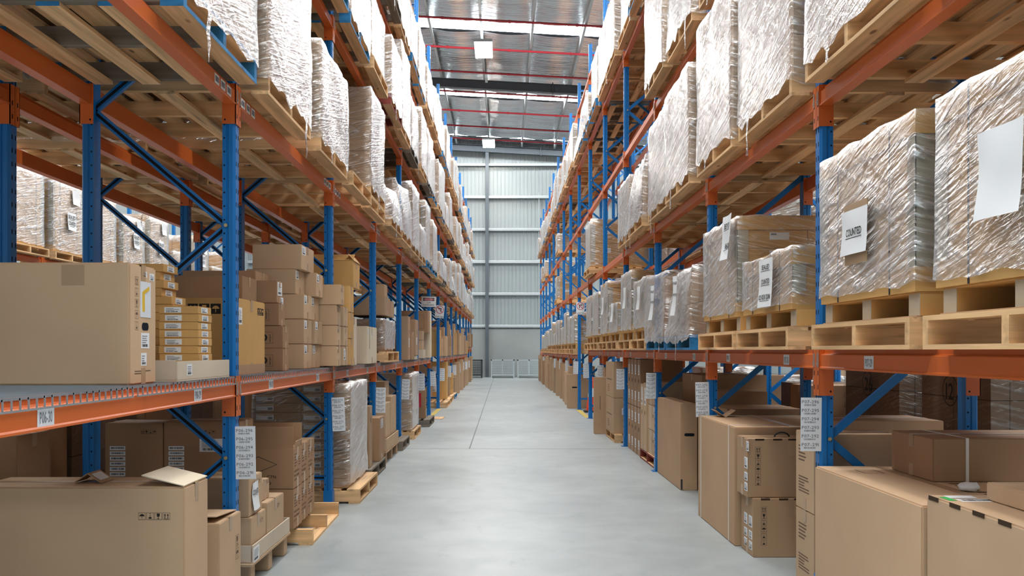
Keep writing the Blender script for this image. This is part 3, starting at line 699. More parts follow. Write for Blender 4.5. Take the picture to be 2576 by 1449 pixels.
def pallet(col, loc, rz, label, bare=0, nb=5, group=None, L=1.165):
    k = (col, bare, nb, L)
    if k not in PP: PP[k] = pallet_parts(col, bare, nb=nb, L=L)
    bear, top, bot, L = PP[k]
    t = empty('pallet', loc, rz)
    for y in (-L / 2 + 0.022, 0.0, L / 2 - 0.022): place('bearer', bear, t, (0, y, 0))
    place('top_deck_slats', top, t); place('bottom_deck_slats', bot, t)
    return tag(t, label, 'pallet', group)
CPM = {}
def cardboard_pallet(loc, rz, label, hgt=0.10, D=1.08, L=1.08):
    if not CPM:
        CPM['runner'] = MB().box(-D / 2, D / 2, -0.05, 0.05, 0, hgt - 0.006).mesh('runner', ['amber']); CPM['end'] = MB().box(D / 2, D / 2 + 0.002, -0.05, 0.05, 0, hgt - 0.006).mesh('runner_end', ['board'])
        CPM['deck'] = MB().box(-D / 2, D / 2, -L / 2, L / 2, hgt - 0.006, hgt).mesh('deck_sheet', ['amber'])
        CPM['base'] = MB().box(-D / 2 - 0.01, D / 2 + 0.015, -L / 2, L / 2, -0.003, 0.004).mesh('base_sheet', ['kraft'])
    t = empty('cardboard_pallet', loc, rz)
    for y in (-L / 2 + 0.05, 0, L / 2 - 0.05):
        r = place('runner', CPM['runner'], t, (0, y, 0)); place('runner_end', CPM['end'], r)
    place('deck_sheet', CPM['deck'], t); place('base_sheet', CPM['base'], t)
    return tag(t, label, 'pallet', 'cardboard pallets')

# ------------------------------------------------------------------ stretch wrapped loads
def film_mesh(wx, wy, z0, z1, seed, amp=0.012, ragged=0.03, taper=0.0, top=True, nper=14, nz=12, skirt=0.0):
    mb = MB(); r = 0.012; ring = []
    def side(a, b, n): return [(a[0] + (b[0] - a[0]) * i / n, a[1] + (b[1] - a[1]) * i / n) for i in range(n)]
    hx, hy = wx / 2 + r, wy / 2 + r; c = 0.006
    cor = [(hx, -hy + c), (hx, hy - c), (hx - c, hy), (-hx + c, hy), (-hx, hy - c), (-hx, -hy + c), (-hx + c, -hy), (hx - c, -hy)]
    for i in range(8):
        ring += side(cor[i], cor[(i + 1) % 8], nper if i % 2 == 0 else 1)
    n = len(ring)
    for j in range(nz + 1):
        t = j / nz
        for i, (x, y) in enumerate(ring):
            L_ = math.hypot(x, y); nx, ny = x / L_, y / L_
            z = z0 + (z1 - z0) * t
            p = Vector((x * 2.2 + seed, y * 2.2, z * 1.6))
            d = amp * noise.noise(p) * 1.6 + amp * 0.7 * noise.noise(Vector(((x - y) * 9 + z * 5 + seed, z * 2.5, seed)))
            if t < 0.2: d = abs(d) * (t / 0.2) + skirt * (1 - t / 0.2) * (0.5 + 0.5 * noise.noise(Vector((x * 5, y * 5, seed))))
            if t < 0.01: z += ragged * (noise.noise(Vector((x * 6 + seed, y * 6, 3))) * 1.4)
            if taper: d -= taper * max(0, t - 0.35) ** 1.5 * (0.6 + 0.8 * noise.noise(Vector((seed, x, y))))
            if j == nz: z += 0.02 * noise.noise(Vector((x * 5, y * 5 + seed, 1)))
            mb.v.append((x + nx * d, y + ny * d, z))
    for j in range(nz):
        for i in range(n):
            k = (i + 1) % n; mb.f.append((j * n + i, j * n + k, (j + 1) * n + k, (j + 1) * n + i)); mb.m.append(0)
    if top:
        b = len(mb.v); base = nz * n
        for i, (x, y) in enumerate(ring):
            v = mb.v[base + i]; mb.v.append((v[0] * 0.86, v[1] * 0.86, v[2] + 0.008 + 0.012 * noise.noise(Vector((x * 4 + seed, y * 4, 0)))))
        for i in range(n):
            k = (i + 1) % n; mb.f.append((base + i, base + k, b + k, b + i)); mb.m.append(0)
    return mb
def paper(t, fx, yc, zb, w_, h_, lines, mat='white', curl=0.006, sz=0.03, slant=0.0, name='paper_notice'):
    """sheet of paper taped to the aisle face (local +x); lines are printed words"""
    mb = MB(); N_ = 8
    dep = lambda a, c: 0.004 + curl * (0.8 * noise.noise(Vector((a * 1.5 + yc, c * 1.5, zb))) + (1 - c) ** 2 * 1.2)
    for i in range(N_ + 1):
        for j in range(9):
            a = j / 8; c = i / N_; d = dep(a, c)
            mb.v.append((fx + d, yc - w_ / 2 + a * w_ + slant * c * w_, zb + c * h_))
    for i in range(N_):
        for j in range(8):
            q = i * 9 + j; mb.f.append((q, q + 1, q + 10, q + 9)); mb.m.append(0)
    o = mb.build(name, [mat], t, smooth=True)
    if lines:
        fr = Frame((fx, yc - w_ / 2, zb), (0, 1, 0), (0, 0, 1)); tx = MB()
        for s_, b0 in lines:
            hh = sz
            fr.text(tx, s_, w_ / 2 + slant * w_ * b0, h_ * b0, hh, 0, 0, min(w_ * 0.86, len(s_) * hh * 0.72), 0.5)
            fr.quad(tx, w_ * 0.2 + slant * w_ * b0, w_ * 0.8 + slant * w_ * b0, h_ * b0 - hh * 0.35, h_ * b0 - hh * 0.25, 0, 0)
        tx.v = [(x + dep((y - yc) / w_ + 0.5, (z - zb) / h_) + 0.0022, y, z) for x, y, z in tx.v]
        tx.build('lettering', ['ink'], o)
    return o
PROTO = {}
def cartons_grid(t, wx, wy, h, nx, ny, nz, mat, z0=0.0, gap=0.004, lab=0, rng=None):
    dx, dy, dz = wx / nx, wy / ny, h / nz
    mb = MB().box(-dx / 2 + gap / 2, dx / 2 - gap / 2, -dy / 2 + gap / 2, dy / 2 - gap / 2, gap / 2, dz - gap / 2, 0)
    fs = faces_of(-dx / 2 + gap / 2, dx / 2 - gap / 2, -dy / 2 + gap / 2, dy / 2 - gap / 2, gap / 2, dz - gap / 2)
    W = {'E': dy, 'W': dy, 'S': dx, 'N': dx}
    for k in 'SNEW':
        a = W[k] - gap
        if k in 'EW' and lab in (1, 2): continue
        if lab == 1: fs[k].quad(mb, a * 0.45, a * 0.45 + min(0.14, a * 0.4), dz * 0.45, dz * 0.85, 0.0006, 1); fs[k].quad(mb, a * 0.47, a * 0.47 + 0.04, dz * 0.7, dz * 0.8, 0.0009, 2)
        if lab == 2: fs[k].quad(mb, a * 0.05, a * 0.42, dz * 0.2, dz * 0.8, 0.0006, 1); fs[k].quad(mb, a * 0.07, a * 0.40, dz * 0.66, dz * 0.76, 0.0009, 3); fs[k].quad(mb, a * 0.30, a * 0.40, dz * 0.26, dz * 0.52, 0.0009, 2)
        if lab == 3: fs[k].quad(mb, a * 0.46, a * 0.54, 0, dz - gap, 0.0006, 4)
    me = mb.mesh('carton', [mat, 'white', 'grey', 'amber', 'tape'])
    for k in range(nz):
        for i in range(nx):
            for j in range(ny):
                if 0 < i < nx - 1 and 0 < j < ny - 1 and k < nz - 1: continue
                if i == 0 and nx > 1 and 0 < j < ny - 1 and k < nz - 1: continue     # hidden against the rack's back
                place('carton', me, t, (-wx / 2 + dx * (i + 0.5), -wy / 2 + dy * (j + 0.5), z0 + dz * k))
def load_new(kind, wx, wy, h, seed, full):
    """kinds: plain, cap (amber top cap, tray and corner boards), messy, bottles"""
    r = random.Random(seed * 31 + 5)
    t = empty('wrapped_load', (0, 0, -50))
    z0 = 0.0; top = h
    if kind == 'cap':
        cap = MB().box(-wx / 2 - 0.006, wx / 2 + 0.006, -wy / 2 - 0.006, wy / 2 + 0.006, h - 0.10, h).mesh('top_cap', ['amber'])
        tray = MB().box(-wx / 2 - 0.006, wx / 2 + 0.006, -wy / 2 - 0.006, wy / 2 + 0.006, 0, 0.10).mesh('bottom_tray', ['amber'])
        place('top_cap', cap, t); place('bottom_tray', tray, t)
        z0 = 0.10; top = h - 0.10
        for sx in (-1, 1):
            for sy in (-1, 1):
                cb = MB()
                xa, xb = sorted((sx * (wx / 2 - 0.075), sx * (wx / 2 + 0.003))); ya, yb = sorted((sy * (wy / 2), sy * (wy / 2 + 0.003))); cb.box(xa, xb, ya, yb, z0, top)
                xa, xb = sorted((sx * (wx / 2), sx * (wx / 2 + 0.003))); ya, yb = sorted((sy * (wy / 2 - 0.075), sy * (wy / 2 + 0.003))); cb.box(xa, xb, ya, yb, z0, top)
                cb.build('corner_board', ['board'], t)
        for k_, yy in enumerate((-wy * 0.28, wy * 0.28)):
            for sx in (-1, 1):
                xa, xb = sorted((sx * (wx / 2 + 0.0065), sx * (wx / 2 + 0.0085))); MB().box(xa, xb, yy - 0.006, yy + 0.006, 0.0, h).build('strap', ['bstrap'], t)
    mat = {'cap': 'amber', 'plain': r.choice(('kraft', 'kraft', 'tan', 'brown')), 'messy': r.choice(('kraft', 'brown')), 'dark': 'dark', 'bottles': 'bottle', 'stripe': 'kraft'}[kind]
    if full:
        nz = max(1, round((top - z0) / (0.13 if kind == 'cap' else (0.089 if kind == 'stripe' else r.choice((0.24, 0.3, 0.36))))))
        ny = 2 if kind == 'cap' else r.choice((2, 3))
        cartons_grid(t, (wx - 0.01) * (0.74 if kind == 'messy' else 1), (wy - 0.01) * (0.76 if kind == 'messy' else 1), top - z0 - 0.002, 2, ny, nz, mat, z0 + 0.001, 0.004, {'cap': 1, 'plain': r.choice((0, 3)), 'stripe': 2}.get(kind, 0), r)
    else:
        ox, oy = wx, wy
        if kind == 'messy': wx, wy = wx * 0.74, wy * 0.76
        mb = MB().box(-wx / 2, wx / 2, -wy / 2, wy / 2, z0, top); fs = faces_of(-wx / 2, wx / 2, -wy / 2, wy / 2, z0, top); nz = max(1, round((top - z0) / 0.28))
        for k in 'EWSN':
            a = wy if k in 'EW' else wx
            for i in range(1, nz): fs[k].quad(mb, 0, a, (top - z0) * i / nz - 0.003, (top - z0) * i / nz + 0.003, 0.0006, 1)
            fs[k].quad(mb, a * 0.5 - 0.003, a * 0.5 + 0.003, 0, top - z0, 0.0006, 1)
            if kind == 'cap' and k in 'SN':
                for i in range(nz): fs[k].quad(mb, a * 0.2, a * 0.34, (top - z0) * (i + 0.5) / nz, (top - z0) * (i + 0.75) / nz, 0.0008, 2)
        mb.build('carton_block', [mat, 'seam', 'white'], t); wx, wy = ox, oy
    amp = {'cap': 0.006, 'plain': 0.013, 'messy': 0.026, 'stripe': 0.012}.get(kind, 0.014)
    f = film_mesh(wx, wy, (0.03 if kind in ('cap', 'dark', 'bottles') or wx < 1.14 else -0.05), h + 0.004, seed * 3.7, amp, 0.02 if kind in ('cap', 'dark', 'bottles') or wx < 1.14 else 0.05, 0.34 if kind == 'messy' else 0.0, kind != 'bottles', 16 if full else 7, 14 if full else 7, 0.03 if kind == 'messy' else 0.012)
    if kind in ('messy', 'plain') and wx > 1.14:
        m2 = MB(); r3 = random.Random(seed)
        y0 = r3.uniform(-0.4, 0.4); ln = r3.uniform(0.12, 0.3)
        for i in range(7):
            for j in range(3): m2.v.append((wx / 2 + 0.025 + 0.01 * noise.noise(Vector((i * 0.9, j, seed))), y0 + (j - 1) * (0.03 - 0.003 * i) + 0.03 * noise.noise(Vector((i * 0.5, 7, seed))), -0.01 - ln * i / 6))
        for i in range(6):
            for j in range(2): q = i * 3 + j; m2.f.append((q, q + 1, q + 4, q + 3)); m2.m.append(0)
        m2.build('film_tail', ['film'], t, smooth=True)
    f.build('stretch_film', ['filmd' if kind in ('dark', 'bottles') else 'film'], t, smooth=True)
    return t
def load(kind, wx, wy, h, loc, rz, label, seed=0, full=False, group='stretch wrapped loads'):
    k = (kind, wx, wy, h, seed, full)
    if k not in PROTO:
        t = PROTO[k] = load_new(kind, wx, wy, h, seed, full); t.location = loc; t.rotation_euler = (0, 0, rz)
    else: t = dup(PROTO[k], loc, rz)
    return tag(t, label, 'load', group)

# ------------------------------------------------------------------ cartons
SYM = ('arrows', 'glass', 'clamp', 'umbrella')
def symbol(fr, mb, kind, a, b, s_, d, mat, box=True, fill=None):
    """small shipping pictogram in a square of side s_ with its lower corner at a, b"""
    if fill is not None: fr.quad(mb, a, a + s_, b, b + s_, d, fill); d += 0.0003
    if box: fr.rect(mb, a, a + s_, b, b + s_, s_ * 0.04, d, mat)
    q = lambda *p: fr.poly(mb, [(a + x * s_, b + y * s_) for x, y in p], d, mat)
    if kind == 'arrows':
        for x in (0.3, 0.7):
            q((x - 0.05, 0.2), (x + 0.05, 0.2), (x + 0.05, 0.6), (x - 0.05, 0.6)); q((x - 0.15, 0.6), (x + 0.15, 0.6), (x, 0.85))
        q((0.15, 0.1), (0.85, 0.1), (0.85, 0.16), (0.15, 0.16))
    elif kind == 'glass':
        q((0.3, 0.5), (0.4, 0.42), (0.6, 0.42), (0.7, 0.5), (0.72, 0.88), (0.28, 0.88)); q((0.46, 0.2), (0.54, 0.2), (0.54, 0.42), (0.46, 0.42)); q((0.3, 0.12), (0.7, 0.12), (0.7, 0.2), (0.3, 0.2))
    elif kind == 'umbrella':
        q((0.12, 0.5), (0.88, 0.5), (0.78, 0.68), (0.6, 0.8), (0.4, 0.8), (0.22, 0.68)); q((0.47, 0.15), (0.53, 0.15), (0.53, 0.5), (0.47, 0.5))
    else:
        q((0.3, 0.15), (0.7, 0.15), (0.7, 0.4), (0.3, 0.4)); q((0.42, 0.5), (0.58, 0.5), (0.5, 0.7)); q((0.42, 0.8), (0.58, 0.8), (0.58, 0.88), (0.42, 0.88))
def carton(label, x0, x1, y0, y1, z0, z1, tone='kraft', rz=0.0, seam='y', tape='tape', group=None, bevel=0.004, name='carton', top=True):
    """closed carton; world box x0..x1, y0..y1, z0..z1; returns (empty, faces, width of faces) for marks; seam = axis of the top slit"""
    t = empty(name, ((x0 + x1) / 2, (y0 + y1) / 2, z0), rz)
    a, b, h = (x1 - x0) / 2, (y1 - y0) / 2, z1 - z0
    mb = MB().box(-a, a, -b, b, 0, h); mb.build('carton_body', [tone], t, bevel=min(bevel, a * 0.2, b * 0.2, h * 0.2))
    fs = faces_of(-a, a, -b, b, 0, h)
    if top:
        mb = MB()
        if seam == 'y': fs['T'].quad(mb, a - 0.0025, a + 0.0025, 0.002, 2 * b - 0.002, 0.0006, 0)
        else: fs['T'].quad(mb, 0.002, 2 * a - 0.002, b - 0.0025, b + 0.0025, 0.0006, 0)
        mb.build('flap_seam', ['seam'], t)
    if tape:
        mb = MB(); tw = min(0.024, a * 0.3, b * 0.3); dn = min(0.07, h * 0.3)
        e = 0.0012; L_ = b if seam == 'y' else a
        path = [(-L_ - e, h - dn), (-L_ - e, h + e), (L_ + e, h + e), (L_ + e, h - dn)]
        for (p0, z0_), (p1, z1_) in zip(path, path[1:]):
            i0 = len(mb.v) - 2
            if not mb.v: mb.v += [(q_, p0, z0_) if seam == 'y' else (p0, q_, z0_) for q_ in (-tw, tw)]; i0 = 0
            mb.v += [(q_, p1, z1_) if seam == 'y' else (p1, q_, z1_) for q_ in (-tw, tw)]
            mb.f.append((i0, i0 + 1, i0 + 3, i0 + 2)); mb.m.append(0)
        for k in ('SN' if seam == 'y' else 'EW'):
            m2 = MB(); c_ = a if seam == 'y' else b; fs[k].slab(m2, c_ - tw, c_ + tw, 0.001, dn, 0.001, 0); m2.build('bottom_tape', [tape], t)
        mb.build('packing_tape', [tape], t)
    tag(t, label, 'carton', group)
    return t, fs, (2 * a, 2 * b, h)
def sticker(t, fr, a0, a1, b0, b1, seed=0, style='text', name='shipping_label', back='white'):
    mb = MB(); r = random.Random(seed); fr.slab(mb, a0, a1, b0, b1, 0.0009, 0); d = 0.0013; w_, h_ = a1 - a0, b1 - b0
    if style == 'text':
        fr.lines(mb, a0 + w_ * 0.1, a1 - w_ * 0.1, b0 + h_ * 0.35, b1 - h_ * 0.1, max(3, int(h_ / 0.014)), d, 1, r); fr.barcode(mb, a0 + w_ * 0.12, a1 - w_ * 0.2, b0 + h_ * 0.1, b0 + h_ * 0.28, d, 2, r)
    elif style == 'bar':
        fr.barcode(mb, a0 + w_ * 0.08, a1 - w_ * 0.08, b0 + h_ * 0.3, b1 - h_ * 0.2, d, 2, r)
    elif style == 'yellow':
        fr.quad(mb, a0 + w_ * 0.04, a1 - w_ * 0.04, b1 - h_ * 0.25, b1 - h_ * 0.1, d, 3); fr.barcode(mb, a0 + w_ * 0.65, a1 - w_ * 0.06, b0 + h_ * 0.1, b0 + h_ * 0.55, d, 2, r); fr.lines(mb, a0 + w_ * 0.06, a0 + w_ * 0.55, b0 + h_ * 0.15, b0 + h_ * 0.6, 3, d, 1, r)
    return mb.build(name, [back, 'grey', 'ink', 'yprint'], t)
def marks(t, fr, fn, mats=('ink',), name='printed_marks'):
    mb = MB(); fn(fr, mb); return mb.build(name, list(mats), t)
def handhole(t, fr, a, b, w_, h_, name='handle_hole'):
    mb = MB(); n = 8; pts = []
    for c, s0 in ((a + w_ / 2 - h_ / 2, -PI / 2), (a - w_ / 2 + h_ / 2, PI / 2)):
        for i in range(n + 1): pts.append((c + h_ / 2 * math.cos(s0 + PI * i / n), b + h_ / 2 * math.sin(s0 + PI * i / n)))
    if w_ < h_:
        pts = []
        for c, s0 in ((b + h_ / 2 - w_ / 2, 0), (b - h_ / 2 + w_ / 2, PI)):
            for i in range(n + 1): pts.append((a + w_ / 2 * math.cos(s0 + PI * i / n), c + w_ / 2 * math.sin(s0 + PI * i / n)))
    fr.poly(mb, pts, 0.001, 0); return mb.build(name, ['hole'], t)
# ------------------------------------------------------------------ wire decks on the first level of rack P06
DK = {}
def deck_mesh(L):
    k = round(L, 3)
    if k in DK: return DK[k]
    mb = MB(); w_ = 0.0024; n = int(L / 0.05)
    for i in range(n + 1):
        y = 0.006 + (L - 0.012) * i / n
        mb.box(-DEP + 0.04, 0.0, y - w_, y + w_, 0.004, 0.009); mb.box(0.0, 0.012, y - w_, y + w_, 0.002, 0.009); mb.box(0.008, 0.0128, y - w_, y + w_, -0.030, 0.009)
    for i in range(10):
        x = -DEP + 0.05 + (DEP - 0.07) * i / 9; mb.box(x - w_, x + w_, 0, L, 0.0, 0.0048)
    mb.box(0.0085, 0.0135, 0, L, -0.034, -0.028)
    DK[k] = mb.mesh('wire_mesh_deck', ['wire']); return DK[k]
for b in range(0, 14):
    if b == 6: continue
    y0, y1 = YL[b] + 0.06, YL[b + 1] - 0.06; L = (y1 - y0) / 2 - 0.02
    for k in (0, 1):
        o = place('wire_mesh_deck', deck_mesh(L), None, (XL, y0 + k * (L + 0.04), zl('L', 1, b) + 0.0003))
        tag(o, 'grey wire mesh deck, %s half of the %s bay of rack P06' % (('first', 'second')[k], ORD[b + 1]), 'shelf', 'wire decks of rack P06', 'thing')
DZ = 1.225                                                   # deck surface
EF, WF, SF = 'E', 'W', 'S'
# ---- first bay of rack P06, on the deck
t, fs, d = carton('huge flat kraft carton with an oval hand hole, first wire deck, rack P06', -2.55, -1.565, 3.83, 4.12, DZ, 1.74, 'tan', seam='x', bevel=0.007)
fr = fs['E']
for i, k in enumerate(('arrows', 'clamp', 'glass', 'umbrella', 'clamp')): marks(t, fr, lambda f, m, i=i, k=k: symbol(f, m, k, 0.055, 0.425 - i * 0.048, 0.036, 0.0006, 0), ('inkb',), 'printed_symbol')
handhole(t, fr, 0.165, 0.25, 0.075, 0.034)
sticker(t, fr, 0.14, 0.185, 0.465, 0.49, 1); sticker(t, fr, 0.215, 0.265, 0.455, 0.487, 2)
sticker(t, fr, 0.12, 0.21, 0.155, 0.222, 3); sticker(t, fr, 0.12, 0.18, 0.08, 0.135, 4)
mb = MB(); fr.slab(mb, 0.11, 0.225, 0.29, 0.445, 0.002, 0); mb.build('document_pouch', ['sheet'], t)
mb = MB(); fr.slab(mb, 0.13, 0.155, 0.315, 0.40, 0.003, 0); fr.poly(mb, [(0.135, 0.385), (0.205, 0.41), (0.205, 0.428), (0.135, 0.403)], 0.0035, 0); mb.build('yellow_tape', ['yprint'], t)
marks(t, fr, lambda f, m: f.lines(m, 0.05, 0.24, 0.045, 0.065, 2, 0.0006, 0, random.Random(1)), ('inkb',))
for a0 in (0.30, 0.70): mb = MB(); fs['S'].slab(mb, a0, a0 + 0.095, 0.42, 0.505, 0.001, 0); mb.build('packing_tape_end', ['tape'], t)
t = empty('open_tray', (-1.66, 4.67, DZ))
mb = MB().box(-0.14, 0.14, -0.405, 0.405, 0, 0.006); mb.build('tray_floor', ['beige'], t)
for nm, bx in (('side_wall', (0.13, 0.14, -0.405, 0.405, 0.006, 0.095)), ('side_wall', (-0.14, -0.13, -0.405, 0.405, 0.006, 0.095)), ('end_wall', (-0.13, 0.13, -0.405, -0.395, 0.006, 0.10)), ('end_wall', (-0.13, 0.13, 0.395, 0.405, 0.006, 0.085))):
    MB().box(*bx).build(nm, ['beige'], t, bevel=0.002)
sticker(t, Frame((0.14, -0.405, 0), (0, 1, 0), (0, 0, 1)), 0.13, 0.20, 0.025, 0.08, 5)
tag(t, 'shallow beige cardboard tray on the wire deck beside the first blue post', 'tray')
for k in range(9):
    z = DZ + 0.008 + k * 0.0405; dx = rng.uniform(-0.004, 0.004)
    t, fs, d = carton('thin amber carton, %s from the tray floor in the short labelled stack' % ORD[k + 1], -1.75 + dx, -1.549 + dx, 4.65, 4.86, z, z + 0.0395, 'amber', tape=None, bevel=0.002, group='thin amber cartons, short stack', name='flat_carton')
    sticker(t, fs['S'], 0.03, 0.115, 0.006, 0.034, k, 'text'); sticker(t, fs['E'], 0.05, 0.15, 0.006, 0.034, k + 20, 'text')
for k in range(14):
    z = DZ + k * 0.0435; dx = rng.uniform(-0.01, 0.012) + (0.05 if k in (9, 8) else 0)
    t, fs, d = carton('thin amber carton, %s from the deck in the tall stack behind' % ORD[k + 1], -2.06 + dx, -1.82 + dx, 4.87, 5.09, z, z + 0.0425, 'amber', tape=None, bevel=0.002, group='thin amber cartons, tall stack', name='flat_carton')
    sticker(t, fs['E'], 0.06, 0.16, 0.006, 0.036, k, 'text')
def icons4(f, m, a, b, s_, mat=0, kinds=SYM, d=0.0006, fill=None, gap=1.12, **k):
    for i, kk in enumerate(kinds): symbol(f, m, kk, a + i * s_ * gap, b, s_, d, mat, fill=fill, box=fill is None)
# ---- second bay of rack P06, on the deck
t, fs, d = carton('large amber carton with black symbols behind the first blue post', -2.15, -1.56, 5.36, 5.98, DZ, 1.68, 'amber', seam='x')
marks(t, fs['E'], lambda f, m: icons4(f, m, 0.44, 0.37, 0.045, 1, ('arrows', 'glass', 'umbrella'), fill=0), ('ink', 'amber'), 'printed_symbols')
marks(t, fs['S'], lambda f, m: icons4(f, m, 0.30, 0.36, 0.06, 1, ('arrows', 'glass', 'umbrella'), fill=0), ('ink', 'amber'), 'printed_symbols')
sticker(t, fs['E'], 0.03, 0.10, 0.30, 0.40, 7)
mb = MB(); fs['E'].slab(mb, 0, 0.62, 0, 0.06, 0.0008, 0); mb.build('bottom_tape', ['tape'], t)
carton('wide brown carton behind the large amber carton', -2.30, -1.72, 6.02, 6.38, DZ, 1.865, 'brown', seam='x')
carton('tall brown carton standing behind the wide brown one', -2.33, -1.80, 6.64, 7.08, DZ, 1.95, 'brown', seam='x')
def roundel(f, m, a, b): f.rect(m, a, a + 0.11, b, b + 0.08, 0.0015, 0.0006, 0); f.ring(m, a + 0.045, b + 0.04, 0.012, 0.026, 0.0006, 0, 16); f.lines(m, a + 0.085, a + 0.1, b + 0.012, b + 0.068, 6, 0.0006, 0, random.Random(3))
for k, dx in enumerate((0, 0, -0.028, -0.042)):
    z = DZ + k * 0.160
    t, fs, d = carton('brown carton with a round print, %s from the deck in the narrow column' % ORD[k + 1] if k < 3 else 'brown carton with a hanging white label topping the narrow column', -2.0 + dx, -1.552 + dx, 6.43, 6.61, z, z + 0.158, 'brown', seam='x', group='brown cartons in the narrow column')
    if k < 3: marks(t, fs['S'], lambda f, m: roundel(f, m, 0.27, 0.035), ('ink',), 'printed_roundel')
    else:
        sticker(t, fs['E'], 0.03, 0.15, 0.055, 0.15, 9); sticker(t, fs['E'], 0.10, 0.19, 0.0, 0.045, 10)
WH = ('first', 'second', 'third')
for k in range(3):
    for j, (ya, yb) in enumerate(((7.15, 7.45), (7.47, 7.78))):
        z = DZ + k * 0.196; dx = (0.0, 0.02, -0.01)[k] * j
        t, fs, d = carton('kraft carton in the middle stack of the second bay, %s layer, %s of two' % (WH[k], WH[j]), -2.01 + dx, -1.56 + dx, ya, yb, z, z + 0.194, 'tan', seam='x', group='kraft cartons, middle stack')
        sticker(t, fs['E'], 0.02, 0.11, 0.12, 0.185, k * 3 + j)
t, fs, d = carton('kraft carton with upturned label, fourth layer of the middle stack', -1.97, -1.536, 7.50, 7.785, DZ + 0.588, DZ + 0.782, 'tan', seam='x'); sticker(t, fs['E'], 0.03, 0.12, 0.12, 0.185, 14)
t, fs, d = carton('long kraft carton in the fourth layer of the middle stack', -2.01, -1.626, 7.15, 7.48, DZ + 0.588, DZ + 0.782, 'tan', seam='x'); sticker(t, fs['E'], 0.02, 0.11, 0.12, 0.185, 15)
t, fs, d = carton('long kraft carton topping the middle stack of the second bay', -1.97, -1.587, 7.18, 7.66, DZ + 0.784, DZ + 0.98, 'tan', seam='x'); sticker(t, fs['E'], 0.03, 0.16, 0.12, 0.185, 16)
for k in range(4):
    z = DZ + 0.01 + k * 0.175
    t, fs, d = carton('kraft carton standing before the second blue post, %s from the deck' % ORD[k + 1], -1.64, -1.42 + 0.03 * (k == 3), 7.80, 7.99, z, z + 0.173, 'tan', seam='x', group='kraft cartons before the second post')
    marks(t, fs['E'], lambda f, m: icons4(f, m, 0.03, 0.115, 0.028, 0, SYM[:3]), ('inkb',), 'printed_symbols')
for k in range(3):
    z = DZ + 0.01 + k * 0.175
    t, fs, d = carton('kraft carton standing past the second blue post, %s from the deck' % ORD[k + 1], -1.64, -1.42, 8.12, 8.36, z, z + 0.173, 'tan', seam='x', group='kraft cartons past the second post')
    if k == 0: sticker(t, fs['E'], 0.02, 0.10, 0.05, 0.15, k)
for k in range(3):
    z = DZ + 0.01 + k * 0.245
    carton('amber carton in the column past the second post, %s from the deck' % ORD[k + 1], -1.62, -1.42, 8.42, 8.68, z, z + 0.243, 'amber', seam='x', group='amber cartons, past the second post')
# ---- third bay: open amber carton on brown ones, cream cartons
for k in range(3): carton('brown carton under the open amber carton, %s from the deck' % ORD[k + 1], -2.25, -1.66, 9.1, 9.75, DZ + k * 0.258, DZ + (k + 1) * 0.258 - 0.002, 'brown', seam='x', group='brown cartons under the open carton')
t, fs, d = carton('open amber carton with raised flaps high beside the second post', -1.92, -1.50, 9.13, 9.55, 2.0, 2.27, 'amber', seam='x', top=False)
a, b, h = d[0] / 2, d[1] / 2, d[2]
mb = MB().obox(Matrix.Translation((0, -b + 0.065, h + 0.035)) @ Matrix.Rotation(math.radians(28), 4, 'X'), 2 * a, 0.15, 0.004); mb.build('raised_flap', ['amber'], t)
mb = MB().obox(Matrix.Translation((a - 0.02, 0, h + 0.03)) @ Matrix.Rotation(math.radians(50), 4, 'Y'), 0.09, 2 * b, 0.004); mb.build('raised_flap', ['amber'], t)
carton('tall beige carton between amber cartons and the taped cream carton', -1.66, -1.45, 8.74, 9.05, DZ, 1.69, 'beige', seam='x')
t, fs, d = carton('wide cream carton with a black vertical strap on the third deck', -1.80, -1.46, 9.80, 10.55, DZ, 1.63, 'cream', seam='x')
mb = MB(); fs['E'].slab(mb, 0.18, 0.20, 0.16, 0.405, 0.001, 0); mb.build('black_strap', ['bstrap'], t)
sticker(t, fs['E'], 0.05, 0.12, 0.31, 0.37, 3); sticker(t, fs['E'], 0.36, 0.43, 0.31, 0.37, 4)
# ---- fourth bay
pallet('pine', (-1.98, 11.66, DZ), 0, 'pine pallet on the fourth deck of rack P06 under a bluish wrapped load')
load('plain', 1.0, 1.06, 0.40, (-1.96, 11.66, DZ + PH), 0, 'low wrapped load on the deck of the fourth bay of rack P06', 21, True)
carton('wide kraft carton standing on the low wrapped load', -2.0, -1.45, 11.2, 11.72, 1.80, 2.03, 'kraft', seam='x')
carton('narrow kraft carton on the low wrapped load', -1.9, -1.45, 11.75, 12.15, 1.80, 2.01, 'kraft', seam='x')
carton('dark brown carton deep on the low wrapped load', -2.45, -2.03, 11.2, 12.1, 1.80, 2.22, 'brown', seam='x')
carton('small kraft carton on top of the wide one, fourth deck', -1.75, -1.47, 11.3, 11.6, 2.032, 2.19, 'kraft', seam='x')
